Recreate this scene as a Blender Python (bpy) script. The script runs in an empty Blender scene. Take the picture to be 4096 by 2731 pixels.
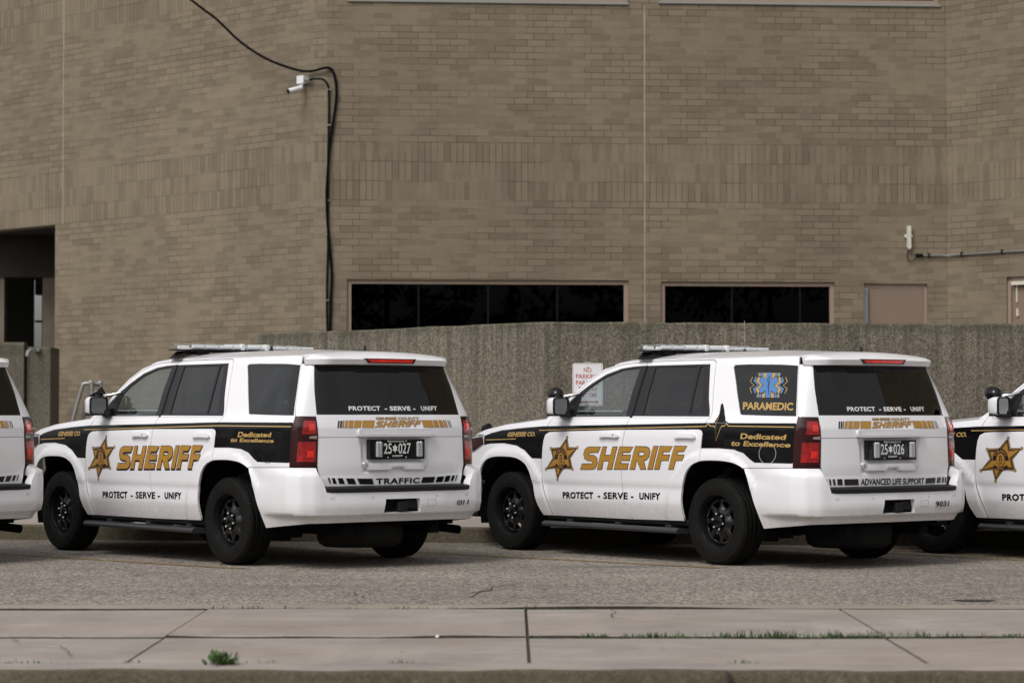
import bpy, math, random
import numpy as np
from mathutils.geometry import delaunay_2d_cdt
from mathutils import Vector
random.seed(7); rng=np.random.default_rng(7)
D=bpy.data; SC=bpy.context.scene; COL=SC.collection
R=math.radians
# ------------------------------------------------------------------ camera
cam=D.objects.new('camera',D.cameras.new('camera')); COL.objects.link(cam); SC.camera=cam
cam.location=(0,0,1.2913); cam.rotation_euler=(R(90)+0.030243,0,0)
cam.data.sensor_width=36; cam.data.lens=85.0; cam.data.clip_start=.1; cam.data.clip_end=2000
cam.data.dof.use_dof=True; cam.data.dof.focus_distance=21.5; cam.data.dof.aperture_fstop=2.8
# ------------------------------------------------------------------ light
SUN_EL,SUN_AZ=R(50),R(-34)          # azimuth: 0 = towards the camera side (-Y), negative = left
world=D.worlds.new('World'); SC.world=world; world.use_nodes=True
wn=world.node_tree; wl=wn.links; wn.nodes.clear()
sky=wn.nodes.new('ShaderNodeTexSky'); sky.sky_type='NISHITA'; sky.sun_disc=False
sky.sun_elevation=SUN_EL; sky.sun_rotation=R(180)-SUN_AZ; sky.dust_density=4; sky.air_density=1.2
hs=wn.nodes.new('ShaderNodeHueSaturation'); hs.inputs['Saturation'].default_value=.12
tc=wn.nodes.new('ShaderNodeTexCoord'); nz=wn.nodes.new('ShaderNodeTexNoise'); nz.inputs['Scale'].default_value=3.0; nz.inputs['Detail'].default_value=7
mr=wn.nodes.new('ShaderNodeMapRange'); mr.inputs[1].default_value=.35; mr.inputs[2].default_value=.7; mr.inputs[3].default_value=.82; mr.inputs[4].default_value=1.25
mx=wn.nodes.new('ShaderNodeMix'); mx.data_type='RGBA'; mx.blend_type='MULTIPLY'; mx.inputs[0].default_value=1
bg=wn.nodes.new('ShaderNodeBackground'); bg.inputs[1].default_value=.118
wo=wn.nodes.new('ShaderNodeOutputWorld')
wl.new(tc.outputs['Generated'],nz.inputs['Vector']); wl.new(nz.outputs['Fac'],mr.inputs[0])
wl.new(sky.outputs[0],hs.inputs['Color']); wl.new(hs.outputs[0],mx.inputs[6]); wl.new(mr.outputs[0],mx.inputs[7])
wl.new(mx.outputs[2],bg.inputs[0]); wl.new(bg.outputs[0],wo.inputs[0])
sl=D.lights.new('sun','SUN'); sl.energy=1.25; sl.angle=R(24); sl.color=(1,.97,.93)
so=D.objects.new('sun',sl); COL.objects.link(so)
so.rotation_euler=(R(90)-SUN_EL,0,SUN_AZ)
SC.view_settings.view_transform='Standard'; SC.view_settings.look='None'; SC.view_settings.exposure=0.17; SC.view_settings.gamma=1
SC.view_settings.use_curve_mapping=False
# ------------------------------------------------------------------ materials
def mat(name,col=(.5,.5,.5),rough=.5,metal=0,coat=0,spec=.5,bump=None,var=None,**k):
    m=D.materials.new(name); m.use_nodes=True; n=m.node_tree; b=n.nodes['Principled BSDF']
    b.inputs['Base Color'].default_value=(*col,1); b.inputs['Roughness'].default_value=rough; b.inputs['Metallic'].default_value=metal
    b.inputs['Coat Weight'].default_value=coat; b.inputs['Coat Roughness'].default_value=.04; b.inputs['Specular IOR Level'].default_value=spec
    if var or bump:
        t=n.nodes.new('ShaderNodeTexCoord'); z=n.nodes.new('ShaderNodeTexNoise'); z.inputs['Detail'].default_value=6
        z.inputs['Scale'].default_value=(var or bump)[0]; n.links.new(t.outputs['Object'],z.inputs['Vector'])
        if var:
            x=n.nodes.new('ShaderNodeMix'); x.data_type='RGBA'; x.inputs[6].default_value=(*[c*(1-var[1]) for c in col],1); x.inputs[7].default_value=(*[min(1,c*(1+var[1])) for c in col],1)
            r=n.nodes.new('ShaderNodeMapRange'); r.inputs[1].default_value=.3; r.inputs[2].default_value=.7
            n.links.new(z.outputs['Fac'],r.inputs[0]); n.links.new(r.outputs[0],x.inputs[0]); n.links.new(x.outputs[2],b.inputs['Base Color'])
        if bump:
            z2=n.nodes.new('ShaderNodeTexNoise'); z2.inputs['Scale'].default_value=bump[0]; z2.inputs['Detail'].default_value=4; n.links.new(t.outputs['Object'],z2.inputs['Vector'])
            q=n.nodes.new('ShaderNodeBump'); q.inputs['Strength'].default_value=bump[1]; q.inputs['Distance'].default_value=bump[2] if len(bump)>2 else .01
            n.links.new(z2.outputs['Fac'],q.inputs['Height']); n.links.new(q.outputs[0],b.inputs['Normal'])
    return m
class NT:
    """tiny node helper"""
    def __init__(s,name,rough=.8):
        s.m=D.materials.new(name); s.m.use_nodes=True; s.n=s.m.node_tree; s.b=s.n.nodes['Principled BSDF']; s.b.inputs['Roughness'].default_value=rough
    def N(s,t,**k):
        o=s.n.nodes.new(t)
        for a,v in k.items():
            if hasattr(o,a): setattr(o,a,v)
            else: o.inputs[a.replace('_',' ')].default_value=v
        return o
    def L(s,a,b): s.n.links.new(a,b)
    def noise(s,vec,scale,detail=5,rough=.5):
        o=s.N('ShaderNodeTexNoise',Scale=scale,Detail=detail,Roughness=rough); s.L(vec,o.inputs['Vector']); return o.outputs['Fac']
    def vor(s,vec,scale,feature='F1',out='Distance'):
        o=s.N('ShaderNodeTexVoronoi',feature=feature,Scale=scale); s.L(vec,o.inputs['Vector']); return o.outputs[out]
    def ramp(s,f,a,b,c=0,d=1):
        o=s.N('ShaderNodeMapRange'); 
        for i,v in enumerate((a,b,c,d)): o.inputs[i+1].default_value=v
        s.L(f,o.inputs[0]); return o.outputs[0]
    def mix(s,f,a,b,mode='MIX'):
        o=s.N('ShaderNodeMix',data_type='RGBA',blend_type=mode)
        for i,v in ((0,f),(6,a),(7,b)):
            if hasattr(v,'is_output'): s.L(v,o.inputs[i])
            else: o.inputs[i].default_value=v if i==0 else (*v,1)
        return o.outputs[2]
    def math(s,op,a,b=0):
        o=s.N('ShaderNodeMath',operation=op)
        for i,v in ((0,a),(1,b)):
            if hasattr(v,'is_output'): s.L(v,o.inputs[i])
            else: o.inputs[i].default_value=v
        return o.outputs[0]
    def scale(s,vec,sc,loc=(0,0,0)):
        o=s.N('ShaderNodeMapping'); o.inputs['Scale'].default_value=sc; o.inputs['Location'].default_value=loc; s.L(vec,o.inputs['Vector']); return o.outputs[0]
    def tex(s,w='Object'): return s.N('ShaderNodeTexCoord').outputs[w]
    def bump(s,h,st,dist=.01):
        o=s.N('ShaderNodeBump',Strength=st,Distance=dist); s.L(h,o.inputs['Height']); s.L(o.outputs[0],s.b.inputs['Normal'])
    def col(s,c): s.L(c,s.b.inputs['Base Color'])
M={}
# white patrol paint with low road dust, and painted-in shade below the door crease
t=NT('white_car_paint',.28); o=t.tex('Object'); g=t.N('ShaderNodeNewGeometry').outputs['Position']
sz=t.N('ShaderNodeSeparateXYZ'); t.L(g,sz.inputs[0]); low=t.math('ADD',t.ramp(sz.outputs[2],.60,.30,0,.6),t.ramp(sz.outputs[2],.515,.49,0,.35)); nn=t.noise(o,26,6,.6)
dust_shade=t.math('MULTIPLY',low,t.ramp(nn,.3,.75,.35,.75)); t.col(t.mix(dust_shade,(.82,.81,.84),(.44,.405,.375)))
t.b.inputs['Coat Weight'].default_value=.35; t.b.inputs['Specular IOR Level'].default_value=.35; t.b.inputs['Coat Roughness'].default_value=.03; t.L(t.ramp(dust_shade,0,1,.20,.5),t.b.inputs['Roughness']); M['white']=t.m
M['black']=mat('black_vinyl',(.004,.004,.005),.22,coat=.22,spec=.15)
M['blackp']=mat('black_plastic',(.009,.009,.010),.55,spec=.3,bump=(260,.25,.001))
M['blackg']=mat('black_gloss',(.005,.005,.006),.12,coat=.3,spec=.3)
M['trim']=mat('window_trim_black',(.018,.018,.020),.35,spec=.35)
M['gold']=mat('gold_vinyl',(.43,.225,.038),.38,coat=.3,var=(3.0,.06))
M['goldp']=mat('pale_gold_vinyl',(.47,.30,.10),.38,coat=.3)
M['blue']=mat('blue_vinyl',(.085,.21,.46),.4)
M['whitev']=mat('white_vinyl',(.75,.75,.75),.4)
M['darkv']=mat('dark_outline_vinyl',(.02,.012,.02),.3)
M['rubber']=mat('tyre_rubber',(.0060,.0058,.0055),.75,spec=.18,bump=(90,.3,.002),var=(14,.35))
M['rim']=mat('black_steel_rim',(.008,.008,.009),.28,coat=.45,spec=.3)
M['steel']=mat('bright_steel',(.75,.74,.70),.35,metal=.6)
M['chrome']=mat('chrome',(.8,.8,.8),.06,metal=1)
M['red']=mat('red_lens',(.30,.004,.005),.12,coat=.8,bump=(70,.5,.004),var=(22,.5))
M['redb']=mat('bright_red_lens',(.85,.022,.014),.10,coat=.8,var=(18,.35))
M['smoke']=mat('smoked_red_lens',(.030,.003,.004),.14,coat=.35,spec=.3)
M['board']=mat('step_bar_plastic',(.030,.030,.033),.40,bump=(200,.2,.001))
M['clear']=mat('clear_lens',(.55,.56,.57),.12,coat=1,bump=(120,.5,.003))
M['revl']=mat('reversing_lens',(.30,.24,.23),.15,coat=.5)
M['dash']=mat('dark_interior',(.028,.028,.030),.75)
M['seat']=mat('grey_seat_cloth',(.05,.05,.053),.85)
M['under']=mat('underbody_black',(.005,.005,.005),.9,spec=.1,var=(6,.5))
M['galv']=mat('galvanised_steel',(.30,.30,.30),.42,metal=.7,var=(12,.12))
M['cable']=mat('black_cable',(.004,.004,.004),.8,spec=.08)
M['camwhite']=mat('white_housing',(.72,.72,.72),.4,var=(8,.07))
M['cream']=mat('cream_housing',(.60,.58,.50),.45,var=(20,.12))
M['green']=mat('green_circuit',(.02,.10,.05),.5)
def glass(name,tint,refl=1.0,rough=.0,ior=1.5):
    m=D.materials.new(name); m.use_nodes=True; n=m.node_tree; n.nodes.clear()
    a=n.nodes.new('ShaderNodeBsdfTransparent'); a.inputs[0].default_value=(*tint,1)
    b=n.nodes.new('ShaderNodeBsdfGlossy'); b.inputs['Roughness'].default_value=rough; b.inputs[0].default_value=(refl,refl,refl,1)
    f=n.nodes.new('ShaderNodeFresnel'); gg=n.nodes.new('ShaderNodeNewGeometry'); mm=n.nodes.new('ShaderNodeMix'); mm.inputs[2].default_value=ior; mm.inputs[3].default_value=1/ior; n.links.new(gg.outputs['Backfacing'],mm.inputs[0]); n.links.new(mm.outputs[0],f.inputs[0]); x=n.nodes.new('ShaderNodeMixShader'); o=n.nodes.new('ShaderNodeOutputMaterial')
    n.links.new(f.outputs[0],x.inputs[0]); n.links.new(a.outputs[0],x.inputs[1]); n.links.new(b.outputs[0],x.inputs[2]); n.links.new(x.outputs[0],o.inputs[0]); return m
M['gclear']=glass('clear_car_glass',(.70,.77,.78),ior=2.2)
M['gtint']=glass('privacy_car_glass',(.05,.05,.055),ior=1.72)
M['grear']=glass('rear_privacy_glass',(.04,.04,.045),ior=1.62)
M['gdark']=glass('dark_office_glass',(.05,.045,.03),ior=1.17)
M['lens']=glass('light_bar_lens',(.93,.94,.94),ior=1.38,rough=.15)
M['led']=mat('led_module_white',(.80,.81,.82),.3,bump=(150,.6,.003))
M['mirror']=mat('mirror_glass',(.55,.57,.58),.03,metal=1)
# brick: running bond below and above, three soldier courses between 4.70 and 5.63 m
def brick():
    t=NT('tan_jumbo_brick',.9); uv=t.tex('UV'); s=t.N('ShaderNodeSeparateXYZ'); t.L(uv,s.inputs[0]); u,v=s.outputs[0],s.outputs[1]
    # slight waviness of hand laid courses
    wob=t.math('MULTIPLY',t.math('SUBTRACT',t.noise(t.scale(uv,(1.3,5,1)),1.0,2),.5),.006)
    v2=t.math('ADD',t.math('SUBTRACT',v,4.70),wob)
    def bt(a,b,w,h,off):
        c=t.N('ShaderNodeCombineXYZ'); t.L(a,c.inputs[0]); t.L(b,c.inputs[1])
        k=t.N('ShaderNodeTexBrick',offset=off,offset_frequency=2,squash=1.0); k.inputs['Scale'].default_value=1
        k.inputs['Brick Width'].default_value=w; k.inputs['Row Height'].default_value=h; k.inputs['Mortar Size'].default_value=.0058; k.inputs['Mortar Smooth'].default_value=.15
        k.inputs['Color1'].default_value=(0,0,0,1); k.inputs['Color2'].default_value=(1,1,1,1); k.inputs['Mortar'].default_value=(.5,.5,.5,1); t.L(c.outputs[0],k.inputs['Vector']); return k.outputs['Color'],k.outputs['Fac']
    ca,fa=bt(u,v2,.309,.1033,.35); cb,fb=bt(u,v2,.1033,.309,0.0)
    band=t.math('MULTIPLY',t.math('GREATER_THAN',v2,0.0),t.math('LESS_THAN',v2,.9297)); bnd2=t.math('MULTIPLY',t.math('MULTIPLY',t.math('GREATER_THAN',v2,3.4089),t.math('LESS_THAN',v2,4.3386)),t.math('GREATER_THAN',u,3.4)); band=t.math('MAXIMUM',band,t.math('MULTIPLY',bnd2,t.math('GREATER_THAN',u,50)))
    c=t.mix(band,ca,cb); fm=t.N('ShaderNodeMix'); t.L(band,fm.inputs[0]); t.L(fa,fm.inputs[2]); t.L(fb,fm.inputs[3]); f=fm.outputs[0]
    dark=(.162,.130,.090); lite=(.215,.175,.124)
    base=t.mix(t.math('POWER',t.ramp(c,.0,.75,0,1),.8),dark,lite)
    big=t.noise(uv,.35,4,.6); base=t.mix(1,base,t.mix(t.ramp(big,.3,.7),(.86,.86,.87),(1.10,1.09,1.06)),'MULTIPLY')
    base=t.mix(1,base,t.mix(t.ramp(t.noise(uv,3.0,5,.7),.3,.7),(.90,.90,.90),(1.08,1.07,1.06)),'MULTIPLY')
    base=t.mix(1,base,t.mix(t.ramp(t.noise(uv,75,3,.6),.3,.7),(.88,.88,.88),(1.1,1.1,1.1)),'MULTIPLY')
    mort=t.mix(t.ramp(t.noise(t.scale(uv,(.7,1.6,1)),1.0,4,.6),.38,.55),(.23,.19,.14),(.070,.054,.038))
    t.col(t.mix(t.math('MULTIPLY',f,.9),base,mort))
    t.bump(t.math('ADD',t.math('MULTIPLY',f,-1.0),t.math('MULTIPLY',t.noise(uv,60,3),.25)),.35,.004)
    return t.m
M['brick']=brick()
def conc(name,a,b,streak,agg=1.0):
    t=NT(name,.92); o=t.tex('Object'); v=t.vor(o,58,'F1','Color'); bw=t.N('ShaderNodeRGBToBW'); t.L(v,bw.inputs[0])
    c=t.mix(t.ramp(bw.outputs[0],.15,.85),tuple(x*(1-.48*agg) for x in a),tuple(x*(1+.55*agg) for x in a))
    sp=t.vor(o,48,'F1','Color'); b2=t.N('ShaderNodeRGBToBW'); t.L(sp,b2.inputs[0]); c=t.mix(t.ramp(b2.outputs[0],.86,.92,0,.7*agg),c,b)
    pit=t.vor(t.scale(o,(1,1,1),(3,7,1)),16); c=t.mix(t.ramp(pit,.11,.06,0,.8*agg),c,(.03,.028,.022))
    st=t.noise(t.scale(o,(6.5,6.5,.14)),1.6,7,.75); sz=t.N('ShaderNodeSeparateXYZ'); t.L(o,sz.inputs[0])
    top=t.ramp(sz.outputs[2],1.0,2.36,.25,1.0)
    c=t.mix(t.math('MULTIPLY',t.ramp(st,.43,.60,0,1),t.math('MULTIPLY',top,streak)),c,(.045,.042,.028))
    edge=t.math('MULTIPLY',t.ramp(sz.outputs[2],2.22,2.36,0,.9),t.ramp(t.noise(o,5,6,.7),.38,.62,.1,1)); c=t.mix(edge,c,(.050,.052,.028))
    c=t.mix(1,c,t.mix(t.ramp(t.noise(o,.9,4),.3,.7),(.82,.82,.82),(1.15,1.14,1.12)),'MULTIPLY')
    t.col(c); t.bump(t.math('ADD',bw.outputs[0],t.noise(o,30,4)),.7*agg,.008); return t.m
M['agg']=conc('exposed_aggregate_concrete',(.158,.137,.106),(.34,.30,.24),.66)
M['wallc']=conc('old_grey_concrete',(.12,.105,.080),(.24,.22,.19),.35,.6)
def asphalt():
    t=NT('worn_asphalt',.92); o=t.tex('Object'); v=t.vor(o,75,'F1','Color'); bw=t.N('ShaderNodeRGBToBW'); t.L(v,bw.inputs[0])
    v3=t.vor(t.scale(o,(1,1,1),(5,2,0)),38,'F1','Color'); b3=t.N('ShaderNodeRGBToBW'); t.L(v3,b3.inputs[0])
    f=t.math('ADD',t.math('MULTIPLY',bw.outputs[0],.6),t.math('MULTIPLY',b3.outputs[0],.4))
    c=t.mix(t.ramp(f,.27,.76),(.046,.040,.034),(.425,.375,.322))
    c=t.mix(1,c,t.mix(t.ramp(t.noise(t.scale(o,(.5,1,1)),.8,5,.6),.3,.7),(.78,.77,.77),(1.15,1.13,1.12)),'MULTIPLY')
    sy=t.N('ShaderNodeSeparateXYZ'); t.L(o,sy.inputs[0])
    dirt=t.math('MULTIPLY',t.ramp(sy.outputs[1],23.2,24.8,0,.75),t.ramp(t.noise(o,2.2,6,.7),.3,.6,.3,1)); c=t.mix(dirt,c,(.085,.075,.05))
    oil=t.ramp(t.noise(t.scale(o,(.35,1.4,1),(2,0,0)),1.1,4),.60,.72,0,.5); c=t.mix(oil,c,(.075,.07,.066))
    t.col(c); t.bump(f,.9,.006); return t.m
M['asphalt']=asphalt()
def pave(name,a,sc=1):
    t=NT(name,.9); o=t.tex('Object')
    c=t.mix(t.ramp(t.noise(o,1.4,6,.65),.3,.7),tuple(x*.72 for x in a),tuple(x*1.12 for x in a))
    c=t.mix(1,c,t.mix(t.ramp(t.noise(t.scale(o,(.6,4,1)),1.6,4,.6),.3,.7),(.90,.90,.92),(1.06,1.05,1.02)),'MULTIPLY')
    c=t.mix(1,c,t.mix(t.ramp(t.noise(o,120,3),.25,.75),(.86,.86,.86),(1.1,1.1,1.1)),'MULTIPLY')
    p=t.vor(o,5.5); k=t.ramp(p,.13,.07,0,.7); gate=t.ramp(t.noise(o,1.7,3),.47,.58,0,1); c=t.mix(t.math('MULTIPLY',k,gate),c,(.10,.085,.075))
    p2=t.vor(t.scale(o,(1,1,1),(1.3,4,0)),14); c=t.mix(t.math('MULTIPLY',t.ramp(p2,.10,.05,0,.6),t.ramp(t.noise(o,2.6,2),.52,.62,0,1)),c,(.12,.10,.09))
    c=t.mix(t.ramp(t.noise(t.scale(o,(.5,1.2,1),(7,3,0)),.9,5,.7),.42,.62,0,.55),c,(a[0]*.86,a[1]*.78,a[2]*.70)); st=t.noise(t.scale(o,(1,2.2,1),(1,9,0)),2.1,7,.75); c=t.mix(t.ramp(st,.56,.70,0,.45),c,(a[0]*.45,a[1]*.43,a[2]*.42))
    t.col(c); t.bump(t.noise(o,40,5),.3,.004); return t.m
M['walk']=pave('pale_sidewalk_concrete',(.315,.282,.256))
M['gutter']=pave('gutter_concrete',(.30,.268,.23))
M['kerb']=conc('mossy_kerb_concrete',(.085,.070,.045),(.2,.18,.14),.2,.5)
M['yellow']=mat('faded_yellow_paint',(.22,.150,.055),.85,var=(16,.45),bump=(60,.4))
M['soil']=mat('joint_soil',(.045,.036,.028),.95,var=(20,.5))
M['frame']=mat('beige_window_frame',(.29,.215,.165),.5,var=(4,.06))
M['door']=mat('beige_steel_door',(.215,.155,.115),.55,var=(2,.06))
M['fin']=mat('anodised_mullion',(.008,.008,.008),.6,spec=.1)
M['sill']=mat('grey_sill',(.26,.26,.25),.5)
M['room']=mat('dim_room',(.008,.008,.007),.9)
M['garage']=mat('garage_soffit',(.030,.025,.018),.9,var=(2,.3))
M['pillar']=mat('beige_concrete_pillar',(.15,.12,.09),.8,var=(3,.2))
M['sign']=mat('white_sign_face',(.66,.64,.65),.35)
M['signred']=mat('sign_red',(.36,.03,.035),.4)
M['seal']=mat('pale_sealant',(.33,.30,.27),.7,var=(5,.2))
M['leaf']=mat('weed_leaf',(.045,.085,.020),.7,var=(6,.5))
M['leafd']=mat('tree_leaf',(.040,.065,.022),.7,var=(3,.5))
M['bark']=mat('tree_bark',(.08,.06,.045),.9,var=(8,.4))
M['crack']=mat('crack_dark',(.03,.026,.022),.95)
M['road']=mat('street_asphalt',(.055,.05,.045),.9,var=(3,.3),bump=(120,.5))
M['grass']=mat('ground_green',(.05,.07,.025),.95,var=(.4,.4))
# ------------------------------------------------------------------ mesh helpers
def link(name,me,mats=None,parent=None,loc=None,**props):
    o=D.objects.new(name,me); COL.objects.link(o)
    if me is not None and mats is not None and len(me.materials)==0:
        for m in (mats if isinstance(mats,(list,tuple)) else [mats]): me.materials.append(M[m] if isinstance(m,str) else m)
    if parent is not None: o.parent=parent
    if loc is not None: o.location=loc
    for k,v in props.items(): o[k]=v
    return o
def empty(name,loc=(0,0,0),rz=0,parent=None,**props):
    o=D.objects.new(name,None); COL.objects.link(o); o.location=loc; o.rotation_euler=(0,0,rz); o.empty_display_size=.2
    if parent is not None: o.parent=parent
    for k,v in props.items(): o[k]=v
    return o
class MB:
    def __init__(s): s.v=[]; s.f=[]; s.m=[]; s.sm=[]; s.uv={}
    def add(s,vs,fs,mi=0,smooth=False):
        b=len(s.v); s.v+= [tuple(map(float,p)) for p in vs]; s.f+=[tuple(i+b for i in f) for f in fs]; s.m+=[mi]*len(fs); s.sm+=[smooth]*len(fs); return s
    def box(s,x0,x1,y0,y1,z0,z1,mi=0,bev=0):
        if bev<=0:
            v=[(x,y,z) for x in(x0,x1) for y in(y0,y1) for z in(z0,z1)]
            return s.add(v,[(0,1,3,2),(4,6,7,5),(0,4,5,1),(2,3,7,6),(0,2,6,4),(1,5,7,3)],mi)
        # bevelled box: 24 verts
        c=[(x0+x1)/2,(y0+y1)/2,(z0+z1)/2]; h=[(x1-x0)/2,(y1-y0)/2,(z1-z0)/2]; b=min(bev,min(h)*.99); V=[];idx={}
        for sx in(-1,1):
            for sy in(-1,1):
                for sz in(-1,1):
                    for ax in range(3):
                        p=[sx*h[0],sy*h[1],sz*h[2]]
                        for k in range(3):
                            if k!=ax: p[k]-= (sx,sy,sz)[k]*b
                        idx[(sx,sy,sz,ax)]=len(V); V.append([c[k]+p[k] for k in range(3)])
        F=[]
        for ax in range(3):
            o=[k for k in range(3) if k!=ax]
            for sg in(-1,1):
                q=[]
                for a,bb in((-1,-1),(1,-1),(1,1),(-1,1)):
                    k=[0,0,0];k[ax]=sg;k[o[0]]=a;k[o[1]]=bb; q.append(idx[(*k,ax)])
                F.append(q)
        for ax in range(3):
            o=[k for k in range(3) if k!=ax]
            for a in(-1,1):
                for bb in(-1,1):
                    k1=[0,0,0];k1[o[0]]=a;k1[o[1]]=bb;k2=list(k1);k1[ax]=-1;k2[ax]=1
                    F.append([idx[(*k1,o[0])],idx[(*k2,o[0])],idx[(*k2,o[1])],idx[(*k1,o[1])]])
        for sx in(-1,1):
            for sy in(-1,1):
                for sz in(-1,1): F.append([idx[(sx,sy,sz,0)],idx[(sx,sy,sz,1)],idx[(sx,sy,sz,2)]])
        V2=np.array(V);cc=np.array(c);G=[]
        for f in F:
            p=V2[list(f)];n=np.cross(p[1]-p[0],p[2]-p[0]);G.append(tuple(f) if np.dot(n,p.mean(0)-cc)>0 else tuple(reversed(f)))
        return s.add(V,G,mi)
    def tube(s,pts,r,n=10,mi=0,cap=True):
        pts=[np.array(p,float) for p in pts]; rs=r if isinstance(r,(list,tuple)) else [r]*len(pts); V=[];F=[]
        prev=None
        for i,p in enumerate(pts):
            d=(pts[min(i+1,len(pts)-1)]-pts[max(i-1,0)]); d/=np.linalg.norm(d)+1e-12
            u=np.cross(d,(0,0,1)) if prev is None else prev-d*np.dot(prev,d)
            if np.linalg.norm(u)<1e-3: u=np.cross(d,(1,0,0))
            u/=np.linalg.norm(u); w=np.cross(d,u); prev=u
            for k in range(n):
                a=2*math.pi*k/n; V.append(p+rs[i]*(math.cos(a)*u+math.sin(a)*w))
        for i in range(len(pts)-1):
            for k in range(n): a=i*n+k;b=i*n+(k+1)%n; F.append((a,b,b+n,a+n))
        if cap: F.append(tuple(reversed(range(n)))); F.append(tuple(range((len(pts)-1)*n,len(pts)*n)))
        return s.add(V,F,mi,True)
    def lathe(s,prof,c=(0,0,0),axis='y',n=64,mi=0,smooth=True,closed=False):
        V=[];F=[];m=len(prof)
        for k in range(n):
            a=2*math.pi*k/n; ca,sa=math.cos(a),math.sin(a)
            for r,h in prof:
                p={'y':(r*ca,h,r*sa),'z':(r*ca,r*sa,h),'x':(h,r*ca,r*sa)}[axis]; V.append((c[0]+p[0],c[1]+p[1],c[2]+p[2]))
        for k in range(n):
            k2=(k+1)%n
            for j in range(m if closed else m-1): j2=(j+1)%m; F.append((k*m+j,k*m+j2,k2*m+j2,k2*m+j))
        return s.add(V,F,mi,smooth)
    def prism(s,poly,z0,z1,mi=0,axis='z',smooth=False):
        n=len(poly); f={'z':lambda a,b,h:(a,b,h),'y':lambda a,b,h:(a,h,b),'x':lambda a,b,h:(h,a,b)}[axis]
        V=[f(a,b,z0) for a,b in poly]+[f(a,b,z1) for a,b in poly]; ar=sum(poly[i][0]*poly[(i+1)%n][1]-poly[(i+1)%n][0]*poly[i][1] for i in range(n))
        if (ar<0)!=(axis=='y'): flip=True
        else: flip=False
        if z1<z0: flip=not flip
        F=[tuple(reversed(range(n))),tuple(range(n,2*n))]+[(i,(i+1)%n,n+(i+1)%n,n+i) for i in range(n)]
        if flip: F=[tuple(reversed(q)) for q in F]
        return s.add(V,F,mi,smooth)
    def me(s,name,angle=None):
        me=D.meshes.new(name); me.from_pydata(s.v,[],s.f); me.polygons.foreach_set('material_index',s.m); me.polygons.foreach_set('use_smooth',s.sm)
        me.update()
        if angle: me.set_sharp_from_angle(angle=R(angle))
        return me
    def obj(s,name,mats,parent=None,angle=40,**props): return link(name,s.me(name,angle),mats,parent,**props)
def catmull(pts,n=6,closed=False):
    P_=[np.array(p,float) for p in pts]; out=[]; m=len(P_)
    for i in range(m if closed else m-1):
        p0=P_[(i-1)%m] if closed or i>0 else 2*P_[0]-P_[1]; p1=P_[i]; p2=P_[(i+1)%m]; p3=P_[(i+2)%m] if closed or i+2<m else 2*P_[-1]-P_[-2]
        for k in range(n):
            t=k/n; out.append(.5*((2*p1)+(-p0+p2)*t+(2*p0-5*p1+4*p2-p3)*t*t+(-p0+3*p1-3*p2+p3)*t**3))
    if not closed: out.append(P_[-1])
    return [tuple(p) for p in out]
def inside(px,py,loops):
    c=np.zeros(len(px),bool)
    for L in loops:
        a=np.array(L); b=np.roll(a,-1,0)
        for (x1,y1),(x2,y2) in zip(a,b):
            if y1==y2: continue
            k=((y1>py)!=(y2>py)); xi=(x2-x1)*(py-y1)/(y2-y1)+x1; c^=(k&(px<xi))
    return c
def dist_pl(px,py,L,closed=True):
    a=np.array(L,float); b=np.roll(a,-1,0)
    if not closed: a=a[:-1];b=b[:-1]
    d=np.full(len(px),1e9)
    for p,q in zip(a,b):
        e=q-p; l=(e**2).sum()
        if l<1e-14: continue
        t=np.clip(((px-p[0])*e[0]+(py-p[1])*e[1])/l,0,1); d=np.minimum(d,np.hypot(px-p[0]-t*e[0],py-p[1]-t*e[1]))
    return d
def resample(L,step,closed=True):
    out=[];n=len(L)
    for i in range(n if closed else n-1):
        p=np.array(L[i],float);q=np.array(L[(i+1)%n],float);k=max(1,int(math.ceil(np.linalg.norm(q-p)/step)))
        out+=[tuple(p+(q-p)*j/k) for j in range(k)]
    if not closed: out.append(tuple(L[-1]))
    return out
def offset_pl(L,d,closed=False):
    a=np.array(L,float);n=len(a);out=[]
    for i in range(n):
        p=a[i-1] if (i>0 or closed) else a[i]; q=a[(i+1)%n] if (i<n-1 or closed) else a[i]
        d1=a[i]-p;d2=q-a[i]
        l1,l2=np.linalg.norm(d1),np.linalg.norm(d2)
        if l1<1e-9:d1=d2;l1=l2
        if l2<1e-9:d2=d1;l2=l1
        n1=np.array([-d1[1],d1[0]])/l1;n2=np.array([-d2[1],d2[0]])/l2;m=n1+n2;k=np.dot(m,n1)
        m=m/max(k,.6); out.append(tuple(a[i]+m*d))
    return out
def area(L): a=np.array(L);b=np.roll(a,-1,0);return .5*float((a[:,0]*b[:,1]-b[:,0]*a[:,1]).sum())
def grow(L,d): return offset_pl(L,-d if area(L)>0 else d,True)
def normals(fn,u,v,sg):
    e=2e-3; a=fn(u+e,v)-fn(u-e,v); b=fn(u,v+e)-fn(u,v-e); n=np.cross(a,b)*sg; return n/(np.linalg.norm(n,axis=1)[:,None]+1e-12)
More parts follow.
